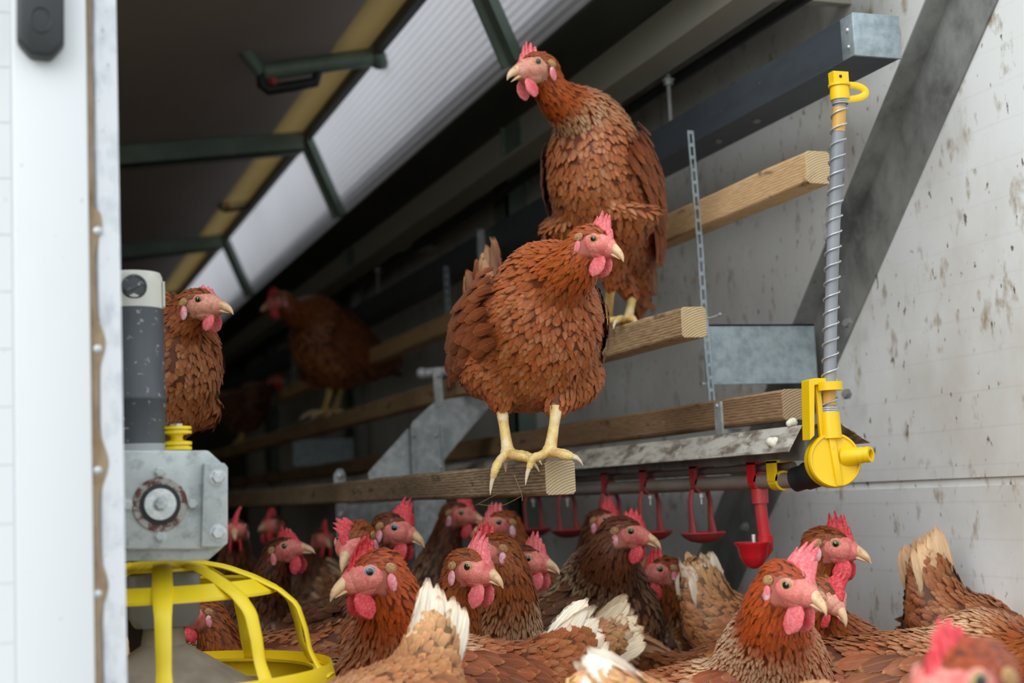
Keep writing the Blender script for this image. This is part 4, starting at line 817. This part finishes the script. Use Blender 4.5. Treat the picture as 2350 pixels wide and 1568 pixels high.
    # ---- tail fan
    P_, N2, F2, L2, W2, C2, X2 = [], [], [], [], [], [], []
    nt_ = 12
    for j in range(nt_):
        sd_ = -1 if j % 2 else 1; g_ = (j//2)/(nt_/2-1); an = math.radians(-12+24*(1-g_))*tail[1]
        dd_ = nrm(Td*math.cos(an)+Tu*math.sin(an)+Bs*sd_*.05*g_)
        P_.append(Tb+Td*(.045)*s+(Tu*(.028-.05*g_)+Bs*sd_*(.006+.012*g_))*s); N2.append(nrm(Bs*sd_+Tu*.45)); F2.append(dd_); L2.append((.118-.026*g_)*s*taillen); W2.append(.034*s); 
        C2.append(pal_['tail']*(1+.08*rng.normal())); X2.append([.3*rng.random(), rim*.5, rng.random()])
    for j in range(46):
        a = rng.random()*2*math.pi; t_ = rng.random(); rr = (.05*(1-t_)+.02*t_)*s; nn_ = nrm(Bs*math.cos(a)+Tu*math.sin(a)); P_.append(Tb+Td*t_*.085*s+Bs*math.cos(a)*rr*.6+Tu*math.sin(a)*rr*1.05); N2.append(nn_); F2.append(Td-nn_*.0)
        L2.append((.04+.02*t_)*s); W2.append(.022*s); m_ = t_; C2.append((pal_['rump']*(1-m_)+pal_['tail']*m_)*(1+.1*rng.normal())); X2.append([.35*t_*rng.random(), rim*1.1, rng.random()])
    v1, f1, u1, c1, x1, m1 = feathers(*[np.array(z) for z in (P_, N2, F2)], np.array(L2), np.array(W2), np.array(C2), np.array(X2), 8, 5, .8, .004*s, .12, .002, .05)
    fast_mesh('tail', v1-roff, f1, u1, c1, x1, [M['plume']], r, m1)
    # ---- head parts
    if hasface:
        tpf = lambda x: 1-.16*max(x-.6, 0)
        f_ = MB(); f_.ell(H(.68, 0, -.12), Hf*1.8*hm, Hs*1.56*hm, Hu*1.3*hm, 24, 18); f_.ell(H(1.6, 0, -.2), Hf*1.25*hm, Hs*.95*hm, Hu*.95*hm, 18, 12); f_.ell(H(.8, 0, -.75), Hf*1.3*hm, Hs*1.2*hm, Hu*.85*hm, 18, 12)
        f_.build('face', M[facem], r, fix=False)
        for sd_ in (-1, 1):
            ec = H(.92, sd_*1.17, .32); ea = nrm(Hs*sd_+Hf*.28+Hu*.06); e1 = nrm(np.cross(ea, Hu)); e2 = np.cross(ea, e1); er = .46*hm
            prof_ = [(math.sin(math.radians(a))*er, math.cos(math.radians(a))*er, z) for a, z in ((100, 2), (80, 2), (73, 2), (70, 0), (60, 0), (46, 0), (35, 0), (33, 1), (14, 1), (0.5, 1))]
            V_ = []; Fm = []; mm = []
            for i, (rr, hh_, z) in enumerate(prof_):
                for j in range(24): th = 2*math.pi*j/24; V_.append(ec+ea*hh_+(e1*math.cos(th)+e2*math.sin(th))*rr)
                if i:
                    for j in range(24): Fm.append(((i-1)*24+j, (i-1)*24+(j+1) % 24, i*24+(j+1) % 24, i*24+j)); mm.append(z)
            e_ = MB(); e_.add(V_, Fm); e_.m = mm; eo = e_.build('eye', [M[iris], M['pupil'], M['pupil']], r)
            l_ = MB(); l_.tube([ec+ea*er*.42+(e1*math.cos(th)*1.12+e2*math.sin(th)*.93)*er*.90 for th in np.linspace(0, 2*math.pi, 28)], .105*hm, 8); l_.build('eyelid', M['lid'], r)
            # ear lobe and tuft
            l_ = MB(); l_.ell(H(-.42, sd_*1.66, -.92), Hf*.38*hm, Hs*.16*hm, Hu*.68*hm, 14, 10); l_.build('ear_lobe', M['lobe'], r)
            l_ = MB(); l_.ell(H(-.62, sd_*1.56, .08), (Hf*.42-Hu*.05)*hm, Hs*.16*hm, (Hu*.42+Hf*.16)*hm, 12, 8); l_.build('ear_tuft', M['tuft'], r)
            # wattle
            l_ = MB(); wt = .62+.35*comb; cz_ = -1.75-.45*comb
            l_.loft([H(1.75, sd_*.5, -1.0), H(1.7, sd_*.6, -1.35), H(1.62, sd_*.68, cz_+.2), H(1.55, sd_*.7, cz_-.35), H(1.5, sd_*.7, cz_-.75*wt)], [Hf*k_1*hm for k_1 in (.3, .55*wt*1.2, .82*wt, .66*wt, .16*wt)], [Hs*k_1*hm for k_1 in (.16, .19, .2, .17, .08)], 16)
            l_.build('wattle', M[combm], r)
        b_ = MB(); t_ = np.linspace(0, 1, 9); px_ = np.interp(t_, [0, .35, .7, .9, 1], [1.8, 2.6, 3.35, 3.75, 3.88]); pz_ = np.interp(t_, [0, .35, .7, .9, 1], [.0, -.08, -.38, -.72, -.98]); rw_ = np.interp(t_, [0, .35, .7, .9, 1], [.72, .50, .31, .16, .03]); rh_ = np.interp(t_, [0, .35, .7, .9, 1], [.66, .46, .32, .18, .03])
        b_.loft([H(x_, 0, z_) for x_, z_ in zip(px_, pz_)], [Hs*w_*hm for w_ in rw_], [(Hu+Hf*.25*j/8)*h_*hm for j, h_ in enumerate(rh_)], 18)
        for sd_ in (-1, 1): b_.ell(H(2.35, sd_*.46, .16), Hf*.2*hm, Hs*.08*hm, Hu*.09*hm, 10, 6)
        b_.build('upper_beak', M['beak'], r)
        b_ = MB(); g_ = gape; t_ = np.linspace(0, 1, 7); px_ = np.interp(t_, [0, .5, 1], [1.5, 2.6, 3.45]); pz_ = np.interp(t_, [0, .5, 1], [-.5, -.62-.35*g_, -.84-.9*g_]); rw_ = np.interp(t_, [0, .5, 1], [.56, .38, .05]); rh_ = np.interp(t_, [0, .5, 1], [.3, .2, .04])
        b_.loft([H(x_, 0, z_) for x_, z_ in zip(px_, pz_)], [Hs*w_*hm for w_ in rw_], [Hu*h_*hm for h_ in rh_], 16); b_.build('lower_beak', M['beak'], r)
        # single serrated comb
        ns_, nh = 60, 7; V_ = []; base_x = np.interp(np.linspace(0, 1, ns_), [0, .5, 1], [2.25, 1.2, -.35]); base_z = np.interp(np.linspace(0, 1, ns_), [0, .25, .6, 1], [.45, .95, 1.35, 1.5]); rs = random.Random(int(abs(Hc[0]*9999)))
        nt2 = 5; amp = [rs.uniform(.8, 1.15) for _ in range(nt2+2)]; rs_ = [rs.uniform(.7, 1) for _ in range(nt2+2)]
        for side in (-1, 1):
            for i in range(ns_):
                s_ = i/(ns_-1); ph = s_*nt2; kx = int(ph); fr = ph-kx; tri = 1-abs(fr-.45)/.55; tri = max(tri, 0)**.7*rs_[kx]
                env = math.sin(math.pi*min(max((s_*.9+.08), 0), 1))**.55; Ht = comb*env*(.8+1.4*tri*amp[kx])*.95
                for j in range(nh):
                    h_ = j/(nh-1); zz_ = Ht*h_; th_ = (.30*(1-h_)+.09)*(1 if 0 < i < ns_-1 else .2)
                    lean = -.35*zz_*(1-s_)+-.42*zz_*tri*0-.12*zz_; fy = flop*(zz_**1.6)*.55; zf = zz_*math.cos(min(abs(flop)*zz_*.38, 1.3))
                    V_.append(H(base_x[i]+lean+.25*zz_*(.5-s_), fy+side*th_+.10*math.sin(i*.5)*h_*comb, base_z[i]-.25+zf))
        Fc = []; K = ns_*nh
        for o2 in (0, K):
            for i in range(ns_-1):
                for j in range(nh-1): Fc.append((o2+i*nh+j, o2+(i+1)*nh+j, o2+(i+1)*nh+j+1, o2+i*nh+j+1))
        for i in range(ns_-1): Fc.append((i*nh+nh-1, (i+1)*nh+nh-1, K+(i+1)*nh+nh-1, K+i*nh+nh-1)); Fc.append((i*nh, (i+1)*nh, K+(i+1)*nh, K+i*nh))
        for i in (0, ns_-1):
            for j in range(nh-1): Fc.append((i*nh+j, i*nh+j+1, K+i*nh+j+1, K+i*nh+j))
        c_ = MB(); c_.add(V_, Fc); c_.build('comb', M[combm], r)
    # ---- legs
    for i, (hp, hk) in enumerate(hips):
        ft = feet[i] if feet else None; ank = np.asarray(ft['ankle']) if ft else hk-UP*(hk[2]-FZ-.008)+Bf*.01
        l_ = MB(); lk = s
        pts = bez(hk+UP*.006*s, hk+UP*.0, ank*.6+hk*.4, ank, 10); l_.tube(pts, np.interp(np.linspace(0, 1, 10), [0, .12, .5, .85, 1], [.0082, .0080, .0063, .0072, .0092])*lk, 14)
        hd = heading(byaw, 0)[0]; sdv = np.cross(UP, hd)
        if ft and 'toes' in ft: toes = [[np.asarray(p_) for p_ in t_] for t_ in ft['toes']]
        else:
            toes = []
            for ang, ln in ((-32, .045), (0, .055), (32, .045), (170, .026)):
                dv_ = hd*math.cos(math.radians(ang))+sdv*math.sin(math.radians(ang)); toes.append([ank+dv_*ln*s*.35+UP*.004*s, ank+dv_*ln*s*.7+UP*.003*s, ank+dv_*ln*s-UP*.003*s])
        l_.sph(ank, .0098*lk)
        lo = l_.build('leg', M['shank'], r)
        for t_ in toes:
            pp = np.array([ank]+t_); tt_ = np.linspace(0, len(pp)-1, 14); pp = np.array([[np.interp(x_, range(len(pp)), pp[:, c3]) for c3 in range(3)] for x_ in tt_]); pp[1:-1] = (pp[:-2]+2*pp[1:-1]+pp[2:])/4
            rad = np.interp(np.linspace(0, 1, 14), [0, .3, .55, .8, 1], [.0066, .0052, .0056, .0046, .0036])*lk*(1+.06*np.sin(np.arange(14)*2.2)); o2 = MB().tube(pp, rad, 10).build('toe', M['shank'], lo)
            dv_ = nrm(pp[-1]-pp[-3]); cl_ = np.array([pp[-1]-dv_*.002, pp[-1]+dv_*.006*lk, pp[-1]+dv_*.011*lk-UP*.003*lk, pp[-1]+dv_*.014*lk-UP*.007*lk])
            l2 = MB().tube(cl_, [.0032*lk, .0026*lk, .0016*lk, .0003], 8); o3 = l2.build('claw', M['claw'], lo)
    return r

# ---- perched hens
# front hen on the lowest perch
dH = 1.75
fl_ = dict(hock=P(1152, 948, dH+.02), ankle=P(1166, 1040, dH-.01), toes=[[P(1145, 1058, dH-.025), P(1136, 1078, dH-.035), P(1131, 1097, dH-.036)], [P(1182, 1047, dH-.03), P(1202, 1050, dH-.035), P(1214, 1057, dH-.035)], [P(1185, 1042, dH+.0), P(1208, 1045, dH+.005), P(1222, 1049, dH+.0)], [P(1160, 1046, dH+.015), P(1160, 1048, dH+.03), P(1160, 1056, dH+.035)]])
fr_ = dict(hock=P(1277, 944, dH), ankle=P(1262, 1036, dH-.03), toes=[[P(1240, 1046, dH-.045), P(1222, 1052, dH-.05), P(1214, 1075, dH-.052)], [P(1280, 1042, dH-.05), P(1300, 1047, dH-.055), P(1313, 1050, dH-.053)], [P(1284, 1039, dH-.03), P(1300, 1042, dH-.02), P(1312, 1046, dH-.02)], [P(1255, 1042, dH-.01), P(1252, 1044, dH), P(1250, 1050, dH+.006)]])
hen('chestnut hen perched in front on the sawn end of the lowest perch', P(1360, 554, 1.68), 54, -22, P(1212, 775, 1.82), 20, 14, 1.0, 1.27, comb=1.15, iris='iris_a', pal='chest', lace=.12, rim=.5, tail=(84, .5), tailcol=C1(112, 62, 38), taillen=1.1, feet=[fl_, fr_], q=1.6, neckup=.42, facem='face', combm='combp')
# upper hen behind it on the middle perch
d2 = 2.2
f1_ = dict(hock=P(1452, 680, d2+.05), ankle=PX(1440, 742, .925)); f2_ = dict(hock=P(1402, 660, d2), ankle=PX(1393, 745, .915))
hen('tall hen with stretched neck on the middle perch, uppermost of all', P(1232, 158, 2.08), -52, -10, P(1385, 436, 2.22), -22, 52, 1.07, 1.55, comb=.85, iris='iris_b', pal='chest', lace=1.0, rim=.4, tail=(0, .6), feet=[f1_, f2_], q=1.2, gape=.35, neckup=.15, neckw=.86, combm='combp', facem='face_pale', width=.88)
# hen looking out from behind the motor
hen('hen looking right from behind the black motor tube', P(455, 700, 1.92), 68, -4, P(352, 875, 1.98), 60, 55, .95, 1.45, comb=.42, iris='iris_a', pal='brown', lace=.1, rim=.45, tail=(20, .6), neckup=.6, facem='face_pale', combm='combp', q=1.1, feet=[dict(hock=P(300, 985, 1.95), ankle=P(300, 1070, 1.95)), dict(hock=P(375, 1000, 1.95), ankle=P(378, 1075, 1.95))])
# shaded hen deeper on the middle perch
hen('shaded brown hen deeper on the middle perch, head turned left', P(642, 690, 4.25), -70, -18, P(765, 800, 4.4), -40, 30, 1.25, 1.7, comb=.9, pal='brown', lace=.1, rim=.2, tail=(30, .6), tailcol=C1(90, 50, 32), feet=[dict(hock=P(782, 900, 4.4), ankle=PX(768, 948, .925)), dict(hock=P(758, 895, 4.35), ankle=PX(742, 950, .915))], q=.7, neckup=.4)
hen('barely visible hen in the dark behind the feet of the shaded hen', (1.05, 5.72, .50), 60, -10, (.93, 5.8, .385), 60, 10, 1.0, 1.5, comb=.6, pal='dark', q=.4, lace=.1, rim=.2, feet=[dict(hock=(.93, 5.78, .30), ankle=(.915, 5.78, .256)), dict(hock=(.93, 5.84, .30), ankle=(.915, 5.84, .256))])

# ---- hens on the floor (label, head px, py, depth, head yaw, pitch, options)
def fh(label, px_, py_, dep, hy, hp=0, **k):
    k.setdefault('group', 'hens crowding on the floor'); b = k.pop('bodypx', None); k['hs'] = k.get('hs', 1.2)*1.08
    if b is not None: k['body'] = P(*b)
    return hen(label, P(px_, py_, dep), hy, hp, **k)
T_cream = C1(236, 224, 204)
fh('hen with flopped pink comb facing left, front and centre beside the yellow pan', 858, 1312, 1.58, -58, -14, bodypx=(1015, 1650, 1.68), byaw=-54, bpitch=14, hs=1.42, s=1.12, comb=1.15, flop=.6, iris='iris_c', pal='red', lace=.9, rim=.6, tail=(42, .5), tailcol=C1(238, 228, 208), q=1.3, neckup=.75, neckw=1.0)
fh('hen facing right with tall pink comb in the middle of the crowd', 1078, 1302, 1.75, 50, -12, byaw=35, bpitch=25, hs=1.36, comb=1.25, flop=.35, pal='brown', lace=.1, q=1.2, combm='combp', neckw=.95)
fh('hen with cream laced neck, its head half hidden behind the tall pink comb', 1132, 1262, 1.90, -75, -5, bodypx=(1170, 1640, 1.96), byaw=-20, bpitch=35, hs=1.3, s=1.05, comb=1.15, flop=-.2, pal='brown', lace=1.0, q=1.2, tailcol=C1(200, 150, 100), neckw=1.05)
fh('hen facing the front with its thin red comb hanging left', 815, 1240, 1.95, -18, -28, byaw=-30, bpitch=30, hs=1.42, comb=.95, flop=-1.1, pal='brown', lace=.2, iris='iris_b', neckw=.95)
fh('hen facing right with a red comb lopped forward, left of the steel post', 903, 1212, 2.12, 62, -16, byaw=50, hs=1.42, comb=1.15, flop=.5, iris='iris_c', pal='dark', lace=.1, q=.8)
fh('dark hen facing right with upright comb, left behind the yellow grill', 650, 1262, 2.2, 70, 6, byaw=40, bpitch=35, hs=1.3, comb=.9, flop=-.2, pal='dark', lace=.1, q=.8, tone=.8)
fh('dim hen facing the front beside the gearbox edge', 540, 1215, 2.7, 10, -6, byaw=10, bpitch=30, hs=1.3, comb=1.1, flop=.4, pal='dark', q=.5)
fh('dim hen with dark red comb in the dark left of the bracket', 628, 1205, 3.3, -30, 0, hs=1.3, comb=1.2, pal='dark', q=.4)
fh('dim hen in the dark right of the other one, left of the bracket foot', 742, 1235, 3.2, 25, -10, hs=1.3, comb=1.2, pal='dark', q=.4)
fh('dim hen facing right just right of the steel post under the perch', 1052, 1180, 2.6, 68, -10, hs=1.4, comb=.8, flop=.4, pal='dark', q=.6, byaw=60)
fh('hen facing left with upright comb behind the laced neck hen', 1150, 1203, 2.35, -62, -6, hs=1.4, comb=.9, pal='brown', lace=.1, q=.7, byaw=-60, combm='combp')
fh('dark-necked hen facing right, between the laced neck and the large dark brown hen', 1212, 1285, 2.0, 55, -8, hs=1.3, comb=1.05, flop=.2, pal='dark', lace=.1, q=.9, byaw=50, combm='combp')
fh('large dark brown hen facing right under the red cups', 1432, 1222, 2.1, 72, -12, hs=1.4, comb=.8, flop=.6, pal='dark', lace=.45, rim=.8, q=1.0, bodypx=(1325, 1490, 2.2), byaw=66, bpitch=26, s=1.15, neckw=1.15, tone=.95)
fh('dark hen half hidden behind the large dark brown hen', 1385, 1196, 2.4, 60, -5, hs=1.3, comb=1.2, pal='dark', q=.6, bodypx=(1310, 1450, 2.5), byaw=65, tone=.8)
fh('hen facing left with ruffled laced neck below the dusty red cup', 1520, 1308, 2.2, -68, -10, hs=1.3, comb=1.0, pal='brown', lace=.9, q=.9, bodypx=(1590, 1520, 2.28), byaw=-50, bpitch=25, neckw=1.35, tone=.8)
fh('hen bent away with pale tail up, below the clean red cup', 1800, 1600, 2.35, 150, -60, hs=1.2, pal='tan', q=.9, bodypx=(1765, 1500, 2.12), byaw=112, bpitch=-10, s=.9, tail=(62, .5), tailcol=T_cream, lace=.2, rim=.8, taillen=.8, tone=.8)
fh('large chestnut hen at the front right with a big pink comb', 1808, 1338, 1.55, 40, -20, hs=1.38, s=1.08, comb=1.5, flop=.55, pal='red', lace=1.0, rim=.55, q=1.4, bodypx=(1680, 1690, 1.70), byaw=62, bpitch=16, combm='combp', neckw=1.1, tail=(30, .6), tailcol=C1(200, 150, 105), iris='iris_b')
fh('hen facing right with jagged red comb against the white wall', 1903, 1250, 1.9, 60, -12, hs=1.42, comb=1.2, flop=-.15, pal='brown', lace=.35, q=1.0, byaw=50, bpitch=25)
fh('small-faced hen peeping out between the big pink comb and the jagged comb', 1896, 1362, 1.74, 30, -38, hs=1.15, comb=1.1, flop=.4, pal='brown', q=.8, bodypx=(1960, 1660, 1.85), byaw=10, lace=.3, facem='face_pale')
fh('hen with raised brown and cream tail close to the white wall', 2370, 1600, 2.05, 100, -40, hs=1.2, pal='brown', q=1.0, bodypx=(2290, 1510, 1.98), byaw=105, bpitch=-14, s=.9, tail=(66, .3), tailcol=C1(214, 178, 140), rim=.7, lace=.2, taillen=1.15)
fh('broad brown hen whose back fills the lower right, head out of view', 2440, 1460, 1.62, 80, -10, hs=1.3, pal='brown', q=1.3, bodypx=(2130, 1640, 1.72), byaw=95, bpitch=6, s=1.15, tail=(14, .5), rim=.6, lace=.4)
fh('blurred hen head with ragged comb at the bottom right corner', 2215, 1562, .95, -55, -8, hs=1.62, comb=.8, flop=-.2, pal='red', lace=.1, q=1.0, byaw=-75, back=.14)
fh('hen whose white tail shows by the wall behind the peeping hen', 1700, 1500, 2.4, -90, 0, hs=1.2, pal='tan', q=.6, bodypx=(1830, 1530, 2.4), byaw=-95, bpitch=0, s=.9, tail=(30, .5), tailcol=T_cream, taillen=.9)
fh('foreground tan hen with upright white tail at the bottom centre', 740, 1900, 1.35, -120, -40, hs=1.2, pal='tan', q=1.3, bodypx=(845, 1722, 1.38), byaw=-34, bpitch=-4, s=.85, tail=(66, .3), tailcol=T_cream, lace=.2, rim=.9, taillen=1.1)
fh('foreground hen of which only a round white tail shows at the bottom', 1800, 1900, 1.3, 110, -40, hs=1.2, pal='tan', q=1.0, bodypx=(1765, 1785, 1.34), byaw=105, bpitch=-2, s=.95, tail=(34, .5), tailcol=C1(244, 238, 226), lace=.2, taillen=.9)
fh('hen with frayed cream tail behind the large front right hen', 1100, 1600, 2.0, -90, -30, hs=1.2, pal='tan', q=.9, bodypx=(1185, 1590, 1.98), byaw=-85, bpitch=-4, s=.85, tail=(26, 1.0), tailcol=C1(232, 214, 184), rim=.9, lace=.3)
fh('hen peering left through the yellow grill behind the hopper', 462, 1408, 1.95, -70, -12, hs=1.2, comb=.6, pal='brown', q=.8, byaw=-60)
fh('laced brown hen lying behind the grill with a white tail', 420, 1560, 2.1, -100, -10, hs=1.2, pal='brown', q=.9, bodypx=(575, 1600, 2.0), byaw=-95, bpitch=0, s=1.0, tail=(30, .5), tailcol=T_cream, lace=.6, rim=.8, taillen=.8)
fh('dark brown hen whose back passes behind the right side of the grill', 900, 1630, 1.9, 90, -10, hs=1.2, pal='brown', q=1.0, bodypx=(730, 1670, 1.88), byaw=95, bpitch=2, s=1.0, tail=(10, .5), lace=.4, rim=.5, tone=.85)
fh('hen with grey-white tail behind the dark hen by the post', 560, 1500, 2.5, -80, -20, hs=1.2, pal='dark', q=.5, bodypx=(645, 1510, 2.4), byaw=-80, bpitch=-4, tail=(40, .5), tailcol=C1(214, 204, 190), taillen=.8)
fh('hen feeding inside the pan grill with only its pink comb showing', 372, 1575, 1.62, 10, -30, hs=1.2, comb=1.5, pal='red', q=.6, bodypx=(310, 1700, 1.85), byaw=20, bpitch=0, s=.8)
